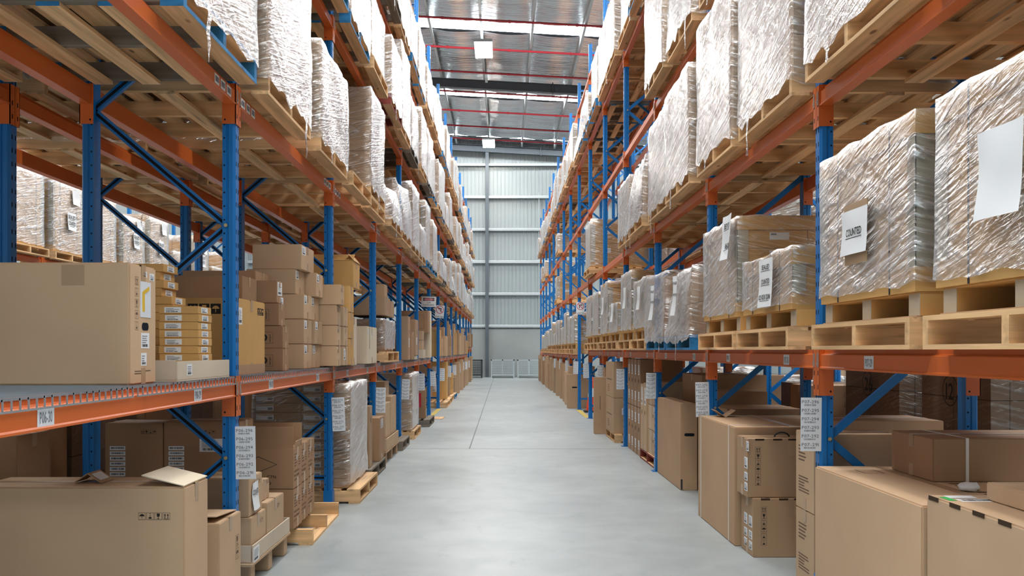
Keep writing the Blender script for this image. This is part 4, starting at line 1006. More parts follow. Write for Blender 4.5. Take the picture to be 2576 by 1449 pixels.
# ---- fifth bay
for i, (xa, ya, yb, zt, tone, lab) in enumerate(((-1.60, 13.62, 13.95, 1.88, 'kraft', 'tall slim kraft carton beside the fourth post, rack P06'), (-1.72, 14.75, 15.25, 1.87, 'kraft', 'tall kraft carton in the fifth bay above two small ones'), (-1.9, 14.1, 14.6, 1.66, 'brown', 'brown carton between two tall cartons in the fifth bay'))):
    zb = DZ if i != 1 else DZ + 0.062
    t, fs, d = carton(lab, xa, -1.42, ya, yb, zb, zt, tone, seam='x')
    if i != 2: handhole(t, fs['E'], d[1] * 0.5, d[2] * 0.66, 0.03, 0.05); sticker(t, fs['E'], d[1] * 0.35, d[1] * 0.65, d[2] * 0.3, d[2] * 0.5, i)
for k in range(2):
    t, fs, d = carton('thin cream carton with a label lying under the tall carton, %s of two' % WH[k], -1.72, -1.43, 14.78 + 0.24 * k, 15.0 + 0.24 * k, DZ, DZ + 0.06, 'cream', tape=None); sticker(t, fs['E'], 0.04, 0.16, 0.012, 0.05, k)
t, fs, d = carton('big brown carton with a printed square above the sixth deck', -2.0, -1.43, 17.3, 17.8, 1.70, 2.12, 'brown', seam='x'); marks(t, fs['S'], lambda f, m: f.rect(m, 0.12, 0.5, 0.08, 0.34, 0.004, 0.0006, 0), ('inkb',))
carton('brown carton holding up the one with the printed square', -2.0, -1.62, 17.3, 17.8, DZ, 1.698, 'brown', seam='x')
t, fs, d = carton('tall white carton edge standing at the sixth bay end', -1.60, -1.42, 17.85, 18.1, DZ, 2.14, 'cream', seam='x')
for k in range(2): carton('small tan carton with dark print in the sixth bay, %s one up' % WH[k], -1.78, -1.47, 16.6, 16.95, DZ + 0.16 + 0.17 * k, DZ + 0.328 + 0.17 * k, 'tan', seam='x')
carton('flat beige lidded box under two small tan cartons', -1.85, -1.45, 16.5, 17.05, DZ, DZ + 0.158, 'beige', seam='x', tape=None)
# ---- floor of rack P06, first bay
t, fs, d = carton('very large kraft carton on the floor with one raised white flap', -2.42, -1.45, 4.16, 4.49, 0, 0.75, 'tan', seam='x', bevel=0.008)
marks(t, fs['S'], lambda f, m: icons4(f, m, 0.76, 0.60, 0.033, 0, ('umbrella', 'clamp', 'glass', 'arrows')), ('ink',), 'printed_symbols')
mb = MB().obox(Matrix.Translation((0.385, 0.0, 0.778)) @ Matrix.Rotation(math.radians(14), 4, 'Y'), 0.20, 0.33, 0.005); mb.build('raised_flap', ['cream'], t, bevel=0.001)
mb = MB().obox(Matrix.Translation((0.03, 0.0, 0.775)) @ Matrix.Rotation(math.radians(34), 4, 'Y'), 0.08, 0.13, 0.004).obox(Matrix.Translation((-0.035, 0.0, 0.775)) @ Matrix.Rotation(math.radians(-34), 4, 'Y'), 0.07, 0.13, 0.004); mb.build('torn_flap', ['kraft'], t)
mb = MB().obox(Matrix.Translation((0.03, 0, 0.778)) @ Matrix.Rotation(math.radians(34), 4, 'Y'), 0.05, 0.09, 0.0045); mb.build('shipping_label', ['white'], t)
mb = MB(); fs['E'].slab(mb, 0.145, 0.185, 0.66, 0.751, 0.001, 0); fs['T'].slab(mb, 0.05, 0.93, 0.14, 0.18, 0.001, 0); mb.build('packing_tape_end', ['tape'], t)
t, fs, d = carton('kraft carton with a gaping lid on the floor before the first post', -1.80, -1.458, 4.70, 5.08, 0, 0.48, 'tan', seam='x', top=False)
mb = MB().obox(Matrix.Translation((-0.03, 0.0, 0.50)) @ Matrix.Rotation(math.radians(-4), 4, 'X'), 0.36, 0.36, 0.005); mb.build('loose_lid', ['tan'], t, bevel=0.001)
marks(t, fs['E'], lambda f, m: [symbol(f, m, k, 0.28, 0.30 - i * 0.07, 0.06, 0.0006, 0) for i, k in enumerate(('glass', 'umbrella'))], ('inkb',), 'printed_symbols')
marks(t, fs['E'], lambda f, m: f.lines(m, 0.18, 0.33, 0.05, 0.11, 4, 0.0006, 0, random.Random(4)), ('inkb',))
# cardboard pallet with a tray of cartons past the first post
t = empty('cardboard_pallet', (-1.92, 5.73, 0))
for y in (-0.40, 0.0, 0.40): MB().box(-0.44, 0.46, y - 0.05, y + 0.05, 0, 0.128).build('runner', ['tan'], t, bevel=0.006)
MB().box(-0.48, 0.48, -0.49, 0.46, 0.128, 0.142).build('deck_sheet', ['tan'], t); tag(t, 'kraft cardboard pallet on runners past the first post', 'pallet')
t = empty('open_tray', (-1.915, 5.725, 0.143)); MB().box(-0.47, 0.47, -0.45, 0.45, 0, 0.005).build('tray_floor', ['beige'], t)
for nm, bx in (('side_wall', (0.464, 0.472, -0.45, 0.45, 0.005, 0.10)), ('end_wall', (-0.46, 0.46, -0.452, -0.445, 0.005, 0.10)), ('end_wall', (-0.46, 0.46, 0.445, 0.452, 0.005, 0.10))): MB().box(*bx).build(nm, ['beige'], t)
sticker(t, Frame((0.472, -0.45, 0), (0, 1, 0), (0, 0, 1)), 0.005, 0.13, 0.0, 0.085, 5); tag(t, 'long beige tray on the kraft cardboard pallet', 'tray')
for lab, bx, tone in (('kraft carton in the long tray, the one next to the post', (-1.85, -1.46, 5.29, 5.62, 0.15, 0.40), 'tan'), ('kraft carton in the long tray, the one farther along', (-1.85, -1.455, 5.63, 6.06, 0.15, 0.43), 'tan'),
                      ('kraft carton on the tray cartons with a torn paper on it', (-1.80, -1.475, 5.30, 5.59, 0.402, 0.63), 'tan'), ('small kraft carton on the tray cartons behind the torn paper', (-1.75, -1.50, 5.66, 5.86, 0.432, 0.556), 'tan')):
    t, fs, d = carton(lab, *bx, tone, seam='x')
    marks(t, fs['E'], lambda f, m: icons4(f, m, d[1] * 0.45, d[2] * 0.75, 0.026, 0, SYM), ('inkb',), 'printed_symbols')
    if 'torn paper' in lab and 'with' in lab: paper(t, d[0] / 2, -0.02, 0.03, 0.15, 0.16, [('COUNTED', 0.55)], curl=0.012, sz=0.03)
# dim cartons deep under the first bays
for i, (lab, bx) in enumerate((('brown carton with a column of barcode strips, deep beside the rear post', (-2.44, -2.085, 5.60, 5.91, 0.56, 0.925)), ('brown carton with a white form and barcode strips, deep under the deck', (-2.08, -1.617, 5.60, 5.91, 0.56, 0.935)),
                               ('brown carton in the lower layer below the barcode strips', (-2.37, -1.88, 5.60, 5.91, 0.15, 0.557)), ('brown carton on the floor deep in the first bay', (-2.95, -2.50, 4.7, 5.05, 0, 0.93)), ('dark carton against the rear beam in the first bay', (-3.35, -2.98, 4.75, 5.1, 0, 0.92)))):
    t, fs, d = carton(lab, *bx, 'brown', seam='x')
    if i < 2:
        for k in range(6): sticker(t, fs['S'], 0.03, 0.125, 0.04 + k * 0.032, 0.064 + k * 0.032, k, 'bar', 'barcode_strip')
        marks(t, fs['S'], lambda f, m: icons4(f, m, 0.22, 0.30, 0.022, 0, SYM), ('ink',), 'printed_symbols')
    if i == 1: sticker(t, fs['S'], 0.22, 0.36, 0.19, 0.27, 8)
# ---- second bay floor: cartons with a printed diamond on a pallet with bare bearers
pallet('pine', (-1.935, 7.0, 0), 0.02, 'pine pallet with bare bearer ends sticking out into the aisle', bare=2)
def diamond(f, m, cx, cz, a, b, t_):
    q = lambda r, s_: (cx + r * (a), cz + s_ * b)
    o = [(cx - a, cz), (cx, cz + b), (cx + a, cz), (cx, cz - b)]; i_ = [(cx - a + t_ * 2, cz), (cx, cz + b - t_), (cx + a - t_ * 2, cz), (cx, cz - b + t_)]
    for k in range(4): f.poly(m, [o[k], i_[k], i_[(k + 1) % 4], o[(k + 1) % 4]], 0.0006, 0)
for k in range(2):
    for j in range(3):
        y = 6.31 + j * 0.275; x1 = -1.449 - 0.012 * j; z = PH + 0.002 + k * 0.281
        t, fs, d = carton('battered brown carton with a printed diamond, %s layer, %s along' % (('lower', 'upper')[k], WH[j]), -2.05, x1, y, y + 0.268, z, z + 0.279, 'brown', seam='x', group='battered diamond cartons', top=not (k == 1 and j == 0))
        marks(t, fs['S'], lambda f, m: (diamond(f, m, 0.36, 0.17, 0.13, 0.055, 0.004), f.text(m, 'CTN:', 0.42, 0.075, 0.02, 0.0006, 0), f.text(m, 'VN:/D', 0.36, 0.03, 0.022, 0.0006, 0)), ('ink',), 'printed_diamond')
        def rows(f, m):
            r2 = random.Random(j + k)
            for q in range(3): f.text(m, ('NET WEIGHT', 'MEASUREMENT', 'MADE IN CHINA')[q], 0.03, 0.05 + q * 0.03, 0.014, 0.0006, 0, 0.16)
            f.lines(m, 0.03, 0.12, 0.15, 0.25, 5, 0.0006, 0, r2); f.lines(m, 0.16, 0.22, 0.15, 0.22, 4, 0.0006, 0, r2)
        marks(t, fs['E'], rows, ('inkb',), 'printed_text'); sticker(t, fs['E'], 0.1, 0.125, 0.19, 0.225, j)
        if k == 1 and j == 0:
            MB().obox(Matrix.Translation((0.0, -0.132, 0.355)) @ Matrix.Rotation(math.radians(4), 4, 'X'), 0.60, 0.004, 0.15).build('raised_flap', ['brown'], t)
            MB().obox(Matrix.Translation((0.0, 0.132, 0.36)) @ Matrix.Rotation(math.radians(-3), 4, 'X'), 0.60, 0.004, 0.16).build('raised_flap', ['brown'], t)
            mb = MB().obox(Matrix.Translation((0.297, 0.03, 0.30)) @ Matrix.Rotation(math.radians(12), 4, 'Y'), 0.004, 0.2, 0.05); mb.build('torn_edge', ['kraft'], t)
# large dark wrapped pallets deep in the second and third bay
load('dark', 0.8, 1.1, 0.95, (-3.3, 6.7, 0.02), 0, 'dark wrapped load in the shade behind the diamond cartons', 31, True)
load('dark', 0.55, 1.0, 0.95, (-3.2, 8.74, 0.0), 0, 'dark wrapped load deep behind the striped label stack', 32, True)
# ---- third bay floor: label striped stack, slim cartons
pallet('pine', (-1.865, 8.75, 0), 0, 'pine pallet under the label striped wrapped stack past the second post')
load('stripe', 0.86, 1.05, 0.935, (-1.82, 8.74, PH + 0.002), 0, 'tall wrapped stack of flat boxes with orange striped labels by the second post', 41, True)
pallet('grey', (-1.95, 10.06, 0), 0, 'weathered grey pallet carrying two slim cartons')
t, fs, d = carton('slim tall kraft carton with hand hole on the grey pallet', -1.85, -1.41, 9.62, 9.84, PH + 0.001, 0.78, 'kraft', seam='x'); handhole(t, fs['E'], 0.11, 0.50, 0.03, 0.06)
t, fs, d = carton('shorter slim kraft carton with labels on the grey pallet', -1.80, -1.38, 10.18, 10.60, PH + 0.001, 0.615, 'brown', seam='x'); sticker(t, fs['E'], 0.12, 0.2, 0.36, 0.46, 1); sticker(t, fs['E'], 0.24, 0.32, 0.36, 0.46, 2)
# ---- fourth bay floor
t = empty('cardboard_pallet', (-1.95, 11.65, 0))
for y in (-0.55, 0.0, 0.55): MB().box(-0.5, 0.53, y - 0.07, y + 0.07, 0, 0.135).build('runner', ['kraft'], t)
MB().box(-0.56, 0.55, -0.66, 0.66, 0.135, 0.148).build('deck_sheet', ['kraft'], t); tag(t, 'kraft cardboard pallet on thick runners in the fourth bay', 'pallet')
t = empty('open_tray', (-1.94, 11.65, 0.15)); MB().box(-0.53, 0.53, -0.62, 0.62, 0, 0.006).build('tray_floor', ['tan'], t)
for nm, bx in (('side_wall', (0.525, 0.535, -0.62, 0.62, 0.006, 0.15)), ('end_wall', (-0.53, 0.525, -0.625, -0.615, 0.006, 0.15)), ('end_wall', (-0.53, 0.525, 0.615, 0.625, 0.006, 0.15))): MB().box(*bx).build(nm, ['tan'], t)
tag(t, 'deep kraft tray on thick runners holding two big cartons', 'tray')
for lab, ya, yb, zt in (('big kraft carton in the deep tray, the one with a folded edge', 11.10, 11.62, 0.72), ('taller kraft carton in the deep tray behind its twin', 11.66, 12.2, 0.78)):
    t, fs, d = carton(lab, -2.1, -1.43, ya, yb, 0.157, zt, 'tan', seam='x'); marks(t, fs['E'], lambda f, m: [symbol(f, m, k, d[1] - 0.09, d[2] - 0.12 - i * 0.06, 0.05, 0.0006, 0) for i, k in enumerate(SYM[:3])], ('inkb',), 'printed_symbols')
t, fs, d = carton('kraft carton standing on the worn pallet behind the deep tray', -2.3, -1.62, 12.5, 12.95, PH + 0.001, 0.94, 'tan', seam='x')
pallet('grey', (-1.95, 12.9, 0), 0, 'worn grey pallet between the deep tray and the wrapped stack', L=0.9)
# ---- fifth and sixth bay floor
pallet('pine', (-1.95, 14.62, 0), 0, 'pine pallet under the wrapped stack next to the fourth post')
load('plain', 0.95, 1.06, 0.87, (-1.89, 14.6, PH + 0.002), 0, 'wrapped stack of brown cartons next to the fourth post, rack P06', 43, True)
pallet('grey', (-1.9, 16.9, 0), 0, 'worn pallet under the framed carton with a red label')
t, fs, d = carton('carton with a large red label in the sixth bay', -1.72, -1.42, 16.7, 16.85, PH + 0.001, 0.66, 'brown', seam='x', tape=None); marks(t, fs['S'], lambda f, m: f.quad(m, 0.06, 0.22, 0.2, 0.46, 0.0008, 0), ('signred',), 'red_label')
mb = MB().box(-1.40, -1.2, 18.15, 18.75, 0.0, 0.012)
o = mb.build('plywood_sheet', ['wy']); tag(o, 'thin plywood sheet lying on the floor by the sixth post', 'board')
# ---- walkway bay and beyond
t, fs, d = carton('huge brown carton with a blue printed band beyond the walkway', -2.30, -1.75, 22.0, 22.6, PH, 1.07, 'brown', seam='x'); marks(t, fs['S'], lambda f, m: (f.quad(m, 0.22, 0.54, 0.42, 0.56, 0.0008, 1)), ('ink', 'bprint'), 'printed_band')
pallet('pine', (-1.92, 22.3, 0), 0, 'pine pallet under the carton with the blue band')
# ------------------------------------------------------------------ rack P07: floor level, from the near end on
t, fs, d = carton('very large kraft carton on the floor under the first bay of rack P07', 1.68, 2.34, 3.67, 4.93, 0, 0.748, 'tan', seam='y', bevel=0.007)
marks(t, fs['T'], lambda f, m: (f.lines(m, 0.40, 0.46, 0.2, 1.1, 14, 0.0016, 0, random.Random(1)), f.rect(m, 0.15, 0.25, 0.95, 1.1, 0.004, 0.0016, 0), f.text(m, 'FRAGILE', 0.45, 0.75, 0.05, 0.0017, 1)), ('inkb', 'signred'), 'printed_marks')
t2 = empty('crumpled_wrap', (2.06, 4.05, 0.749)); mb = MB(); n = 10
mb.lathe([(0.0, 0.0), (0.035, 0.004), (0.045, 0.02), (0.03, 0.034), (0.0, 0.038)], 10, 0)
mb.v = [(x * (1 + 0.5 * noise.noise(Vector((x * 50, y * 50, z * 50)))), y * (1.3 + 0.6 * noise.noise(Vector((x * 60, z * 50, 3)))), max(0, z * (1 + 0.5 * noise.noise(Vector((y * 70, z * 60, x * 50)))))) for x, y, z in mb.v]
mb.build('film_ball', ['white'], t2, smooth=True); tag(t2, 'crumpled ball of white wrap on the very large carton', 'waste')
t, fs, d = carton('nearer large kraft carton with barcode and green sticker on its lid, rack P07', 1.69, 2.60, 2.42, 3.65, 0, 0.795, 'tan', seam='y', bevel=0.007, tape=None)
sticker(t, fs['T'], 0.06, 0.20, 1.06, 1.12, 3, 'bar'); mb = MB(); fs['T'].quad(mb, 0.02, 0.05, 1.08, 1.17, 0.001, 0); fs['T'].quad(mb, 0.05, 0.16, 1.14, 1.2, 0.001, 1); mb.build('green_sticker', ['green', 'white'], t)
for i in range(7): mb = MB(); fs['W'].slab(mb, 0.02 + i * 0.17, 0.10 + i * 0.17, 0.78, 0.797, 0.002, 0); mb.build('lid_slot', ['seam'], t)
marks(t, fs['T'], lambda f, m: (f.text(m, '48', 0.22, 0.86, 0.06, 0.0008, 0), f.lines(m, 0.3, 0.5, 0.5, 1.0, 10, 0.0008, 0, random.Random(5))), ('inkb',), 'printed_marks')
t, fs, d = carton('flat kraft carton with a silver label lying on the nearer large carton', 1.86, 2.5, 3.0, 3.52, 0.797, 0.865, 'tan', seam='y', tape=None); sticker(t, fs['T'], 0.16, 0.34, 0.34, 0.46, 9)
t, fs, d = carton('long kraft carton with white strapping resting on the very large one', 2.03, 3.05, 4.32, 4.78, 0.75, 0.955, 'brown', seam='x')
mb = MB(); fs['S'].slab(mb, 0.155, 0.17, 0, 0.206, 0.0015, 0); fs['T'].slab(mb, 0.155, 0.17, 0, 0.46, 0.0015, 0); mb.build('strap', ['strap'], t)
carton('dark brown carton in the shade behind the first post of rack P07', 1.98, 2.66, 5.52, 6.0, 0, 0.945, 'brown', seam='x')
for k in range(2):
    t, fs, d = carton('printed kraft carton just past the first post of rack P07, %s one' % ('lower', 'upper')[k], 1.735, 2.2, 5.10, 5.42, k * 0.452, k * 0.452 + 0.45, 'tan', seam='x'); marks(t, fs['W'], lambda f, m: (f.lines(m, 0.05, 0.24, 0.1, 0.2, 6, 0.0006, 0, random.Random(2)), f.lines(m, 0.05, 0.22, 0.28, 0.38, 5, 0.0006, 0, random.Random(3))), ('inkb',), 'printed_text')
# two cartons with pictogram columns before a strapped one
for k in range(2):
    x0 = 1.655 - 0.03 * k
    t, fs, d = carton('kraft carton with a pictogram column on the floor, %s of two' % ('lower', 'upper')[k], x0, x0 + 0.42, 6.05 + 0.03 * k, 6.36, k * 0.392, k * 0.392 + 0.39, 'kraft', seam='x')
    marks(t, fs['S'], lambda f, m: [symbol(f, m, kk, 0.052, 0.30 - i * 0.044, 0.036, 0.0006, 0) for i, kk in enumerate(('arrows', 'glass', 'clamp', 'umbrella', 'clamp', 'clamp'))], ('ink',), 'printed_symbols')
    for a0 in (0.05, 0.17, 0.27): mb = MB(); fs['S'].slab(mb, a0, a0 + 0.06, 0.379, 0.3915, 0.0015, 0); mb.build('lid_slot', ['seam'], t)
    mb = MB(); fs['S'].slab(mb, 0.27, 0.345, 0.28, 0.39, 0.001, 0); mb.build('packing_tape_end', ['tape'], t)
    mb = MB(); fs['S'].rect(mb, 0.345, 0.415, 0.12, 0.26, 0.003, 0.0006, 0); mb.build('printed_outline', ['inkb'], t)
    for i, (b0, b1) in enumerate(((0.21, 0.29), (0.13, 0.19), (0.06, 0.12))):
        for j in ((0,) if k else (0, 1)): sticker(t, fs['W'], 0.20 - j * 0.12, 0.28 - j * 0.12, b0 - 0.02, b1 - 0.025, i + k * 4 + j * 9)
    if k: sticker(t, fs['W'], 0.25, 0.31, 0.31, 0.375, 22)
    if not k: marks(t, fs['T'], lambda f, m: f.text(m, 'NEC', 0.06, 0.02, 0.035, 0.0007, 0), ('ink',), 'printed_name'); continue
    pts = [(0.21 + 0.05 * math.cos(a * PI / 8), 0.12, 0.391 + 0.03 * math.sin(a * PI / 8)) for a in range(9)]
    MB().tube([(x - 0.21 + 0.06, 0.0, z) for x, y, z in pts], 0.006, 5).build('carry_handle', ['rubber'], t)
t, fs, d = carton('big kraft carton with two white straps in the second bay of rack P07', 1.62, 2.48, 6.40, 7.60, 0, 0.832, 'kraft', seam='y', bevel=0.006)
mb = MB()
for a0 in (0.10, 1.02): fs['W'].slab(mb, a0, a0 + 0.014, 0, 0.833, 0.002, 0)
for a0 in (0.165, 1.085): fs['T'].slab(mb, 0, 0.86, a0, a0 + 0.014, 0.002, 0)
mb.build('strap', ['strap'], t)
mb = MB().obox(Matrix.Translation((-0.30, 0.43, 0.86)) @ Matrix.Rotation(math.radians(35), 4, 'Y'), 0.10, 0.16, 0.004).obox(Matrix.Translation((-0.22, 0.43, 0.86)) @ Matrix.Rotation(math.radians(-35), 4, 'Y'), 0.10, 0.16, 0.004); mb.build('folded_edge_strip', ['kraft'], t)
carton('wide dark carton beyond the strapped one in the second bay', 2.50, 2.99, 6.2, 7.5, 0, 0.80, 'brown', seam='y')
carton('brown carton deep between the second and third post, rack P07', 1.95, 2.6, 7.95, 8.6, 0, 0.86, 'brown', seam='x')
t, fs, d = carton('flat standing kraft carton with a slot hand hole, rack P07', 1.735, 1.90, 8.94, 10.29, 0, 0.845, 'kraft', seam='y', bevel=0.006)
handhole(t, fs['S'], 0.085, 0.545, 0.10, 0.03); mb = MB(); fs['S'].slab(mb, 0.0, 0.018, 0.01, 0.11, 0.001, 0); mb.build('dark_corner_tape', ['bstrap'], t)
for lab, bx in (('wide brown carton deep behind the standing flat carton', (2.0, 2.65, 9.2, 10.2, 0, 1.12)), ('brown carton with drawn outlines deep in the third bay', (2.0, 2.5, 8.65, 9.15, 0, 0.98))):
    t, fs, d = carton(lab, *bx, 'brown', seam='x'); marks(t, fs['S'], lambda f, m: f.rect(m, 0.15, 0.42, 0.5, 0.85, 0.005, 0.0006, 0), ('inkb',), 'printed_outline')
pallet('red', (2.33, 11.12, 0), PI, 'dark red pallet with pine deck under the third post, rack P07', L=1.12)
for k, (za, zb, tn) in enumerate(((PH + 0.001, 0.425, 'tan'), (0.427, 0.72, 'tan'), (0.722, 1.0, 'kraft'))):
    t, fs, d = carton('tan carton with a strap on the red pallet, %s from its deck' % ORD[k + 1], 1.76, 2.3, 10.62, 11.10, za, zb, tn, seam='x')
    mb = MB(); fs['W'].slab(mb, 0.15, 0.165, 0, zb - za, 0.0012, 0); mb.build('strap', ['strap'], t)
    handhole(t, fs['W'], 0.36, 0.17, 0.03, 0.045); sticker(t, fs['W'], 0.40, 0.47, 0.2, 0.27, k)
for k in range(2):
    t, fs, d = carton('tall slim tan carton on the red pallet, %s of two' % WH[k], 1.745 , 2.3, 11.14 + 0.25 * k, 11.37 + 0.25 * k, PH + 0.001, 0.97 - 0.02 * k, 'tan', seam='x'); handhole(t, fs['W'], 0.12, 0.47, 0.035, 0.06); sticker(t, fs['W'], 0.06, 0.17, 0.56, 0.78, k)
for k in range(2):
    for j in range(4):
        y = 11.735 + j * 0.302
        t, fs, d = carton('slim upright brown carton in the fourth bay of rack P07, %s tier, %s along' % (('lower', 'upper')[k], ORD[j + 1]), 1.76, 2.3, y, y + 0.29, k * 0.63, k * 0.63 + 0.625, 'brown', seam='x', group='slim upright cartons')
        handhole(t, fs['W'], 0.15, 0.34, 0.05, 0.06); sticker(t, fs['W'], 0.10, 0.2, 0.42, 0.55, j); sticker(t, fs['W'], 0.10, 0.2, 0.08, 0.2, j + 9)
pallet('pine', (2.23, 14.10, 0), PI, 'pine pallet under two big cartons past the fourth post, rack P07')
for k in range(2):
    t, fs, d = carton('big kraft carton on the pine pallet past the fourth post, %s one' % ('lower', 'upper')[k], 1.64, 2.3, 13.58, 14.62, PH + k * 0.532, PH + 0.53 + k * 0.532, 'kraft', seam='y'); marks(t, fs['W'], lambda f, m: (f.lines(m, 0.3, 0.55, 0.08, 0.2, 4, 0.0006, 0, random.Random(4)), f.quad(m, 0.15, 0.8, 0.26, 0.275, 0.0006, 0)), ('inkb',), 'printed_text')
    if not k: sticker(t, fs['S'], 0.12, 0.29, 0.28, 0.38, 3); mb = MB(); fs['S'].quad(mb, 0.295, 0.36, 0.28, 0.38, 0.001, 0); mb.build('blue_label', ['ladder'], t)
t, fs, d = carton('flat kraft carton standing across the fifth bay of rack P07', 1.49, 1.95, 14.95, 15.12, 0, 0.93, 'kraft', seam='x'); marks(t, fs['S'], lambda f, m: f.quad(m, 0.09, 0.1, 0.4, 0.62, 0.0006, 0), ('inkb',))
carton('tall brown carton behind the flat one standing across, fifth bay', 1.70, 2.2, 15.28, 15.62, 0, 1.08, 'brown', seam='x')
# traffic cone in the walkway
t = empty('traffic_cone', (1.99, 20.3, 0)); MB().box(-0.2, 0.2, -0.2, 0.2, 0, 0.04).build('base', ['rubber'], t, bevel=0.01)
MB().lathe([(0.155, 0.04), (0.10, 0.42), (0.045, 0.78), (0.03, 0.80), (0.0, 0.80)], 18).build('cone_body', ['cone'], t, smooth=True)
MB().lathe([(0.114, 0.34), (0.086, 0.53)], 18).build('reflective_band', ['white'], t, smooth=True); tag(t, 'orange traffic cone with a black base in the walkway beside the blue post', 'cone')
# upright cartons further along the floor of rack P07
far = [(21.55, 0.34, 1.52, 0.80, 'kraft'), (22.15, 0.5, 1.60, 0.98, 'kraft'), (23.0, 0.26, 1.56, 0.83, 'tan'), (23.35, 0.26, 1.58, 0.83, 'tan'), (24.35, 0.3, 1.60, 1.0, 'kraft'), (25.0, 0.5, 1.66, 0.85, 'brown'), (25.85, 0.4, 1.62, 1.02, 'kraft'),
       (27.4, 0.5, 1.60, 1.05, 'kraft'), (28.3, 0.4, 1.66, 0.8, 'brown'), (29.4, 0.5, 1.62, 0.95, 'kraft'), (31.0, 0.6, 1.60, 1.1, 'kraft'), (32.4, 0.5, 1.60, 0.9, 'brown'), (33.6, 0.6, 1.58, 1.15, 'kraft'), (35.2, 0.6, 1.62, 1.05, 'kraft'), (36.5, 0.6, 1.58, 0.95, 'brown'), (38.2, 0.7, 1.60, 1.1, 'kraft'), (40.2, 0.7, 1.60, 1.0, 'brown'), (41.5, 0.7, 1.62, 1.15, 'kraft')]
for i, (y, ly, x, h, tn) in enumerate(far):
    t, fs, d = carton('%s upright carton on the floor of rack P07, %s beyond the walkway' % ({'kraft': 'kraft', 'tan': 'tan', 'brown': 'brown'}[tn], ORD[i + 1]), x, x + 0.62, y, y + ly, 0, h, tn, seam='x', group='upright floor cartons of rack P07')
    if i % 2 == 0: handhole(t, fs['S'], 0.16, h * 0.62, 0.12, 0.035)
for i, (y, ly, x, h, tn) in enumerate([(18.75, 0.5, 1.85, 0.9, 'kraft')]):
    carton('kraft carton by the cone in the walkway', x + 0.3, x + 0.8, y + 0.1, y + 0.6, 0, h, tn, seam='x')
# floor of rack P06 beyond the walkway
far = [(23.2, 0.55, -1.44, 1.08, 'amber', 2), (24.7, 0.5, -1.46, 0.9, 'kraft', 1), (25.92, 0.5, -1.44, 0.72, 'amber', 4), (27.5, 0.5, -1.45, 0.55, 'kraft', 1), (29.0, 0.5, -1.40, 1.0, 'kraft', 1), (30.4, 0.5, -1.45, 0.85, 'brown', 1), (31.5, 0.7, -1.40, 1.05, 'kraft', 1), (33.4, 0.7, -1.42, 0.95, 'brown', 1), (35.4, 0.8, -1.40, 1.1, 'kraft', 1), (36.6, 0.8, -1.42, 1.0, 'kraft', 1), (39.3, 0.8, -1.40, 1.05, 'brown', 1), (41.6, 0.8, -1.42, 1.1, 'kraft', 1)]
for i, (y, ly, x, h, tn, nz) in enumerate(far):
    base = 0.0
    if i in (0, 1, 2): pallet('blue' if i == 2 else 'pine', (x - 0.5, y + 0.4, 0), 0, '%s pallet on the floor of rack P06, %s past the walkway' % ('blue' if i == 2 else 'pine', ORD[i + 2])); base = PH + 0.001
    for k in range(nz):
        za, zb = base + (h - base) * k / nz, base + (h - base) * (k + 1) / nz - 0.002
        t, fs, d = carton('%s carton on the floor of rack P06, %s stack past the walkway, %s layer' % (tn, ORD[i + 1], ORD[k + 1]), x - 0.6, x, y, y + ly, za, zb, tn, seam='x', group='floor cartons of rack P06 past the walkway')
        if i < 3: sticker(t, fs['S'], 0.15, 0.35, d[2] * 0.4, d[2] * 0.75, k)
# ------------------------------------------------------------------ stacks on the wire decks of rack P06 beyond the walkway
rr = random.Random(23)
for b in range(7, 15):
    y = YL[b] + 0.15; j = 0; z0 = zl('L', 1, b) + 0.01
    while y < YL[b + 1] - 0.5:
        ly = rr.uniform(0.3, 0.55); n = rr.choice((1, 1, 2, 3)); h = rr.uniform(0.45, 0.95) if n == 1 else rr.uniform(0.2, 0.33); j += 1; x1 = XL + rr.uniform(-0.02, 0.09); tn = rr.choice(('kraft', 'kraft', 'brown', 'tan', 'amber'))
        for k in range(n): carton('%s carton on the %s deck of rack P06, %s stack along, %s layer' % (tn, ORD[b + 1], ORD[j], ORD[k + 1]), x1 - 0.55, x1, y, y + ly, z0 + k * h, z0 + (k + 1) * h - 0.002, tn, seam='x', group='cartons on the wire decks beyond the walkway')
        y += ly + rr.uniform(0.03, 0.2)
# ------------------------------------------------------------------ rack P07 first level: loads on cardboard pallets on pine pallets
def px(Y): return 1.625 + 1.165 / 2
def stand(b, s_, yc, kind, h, lab, seed, col='pine', card=True, full=True, x0=1.625, wx=1.0, wy=1.06):
    z = zl('R', 1, b); xc = x0 + 0.5825
    where = '%s bay of rack P07, %s place' % (ORD[b + 1], WH[s_])
    pallet(col, (xc, yc, z), PI, '%s pallet on the first level, %s' % (col, where), nb=3)
    z += PH
    if card: cardboard_pallet((xc + 0.02, yc, z + 0.004), PI, 'amber cardboard pallet on pine, first level, %s' % where); z += 0.104
    return load(kind, wx, wy, h, (x0 + (0.045 + wx / 2 if wx < 1.1 else 0.5825), yc, z + 0.001), PI, lab, seed, full)
t = stand(0, 0, 2.96, 'cap', 0.72, 'tall wrapped load with a blank white sheet at the near end of rack P07', 51, wy=1.10)
paper(t, 0.535, -0.04, 0.20, 0.26, 0.30, [], curl=0.02, name='blank_notice')
t = stand(0, 1, 4.24, 'cap', 0.74, 'wrapped load with amber cap and a counted notice before the first post, rack P07', 52, wy=1.08)
paper(t, 0.53, -0.02, 0.21, 0.30, 0.21, [('COUNTED', 0.42)], curl=0.01, sz=0.034)
mb = MB().box(0.526, 0.531, -0.16, 0.12, 0.41, 0.45).box(0.526, 0.531, -0.15, 0.11, 0.165, 0.215); mb.build('brown_tape', ['tape'], t)
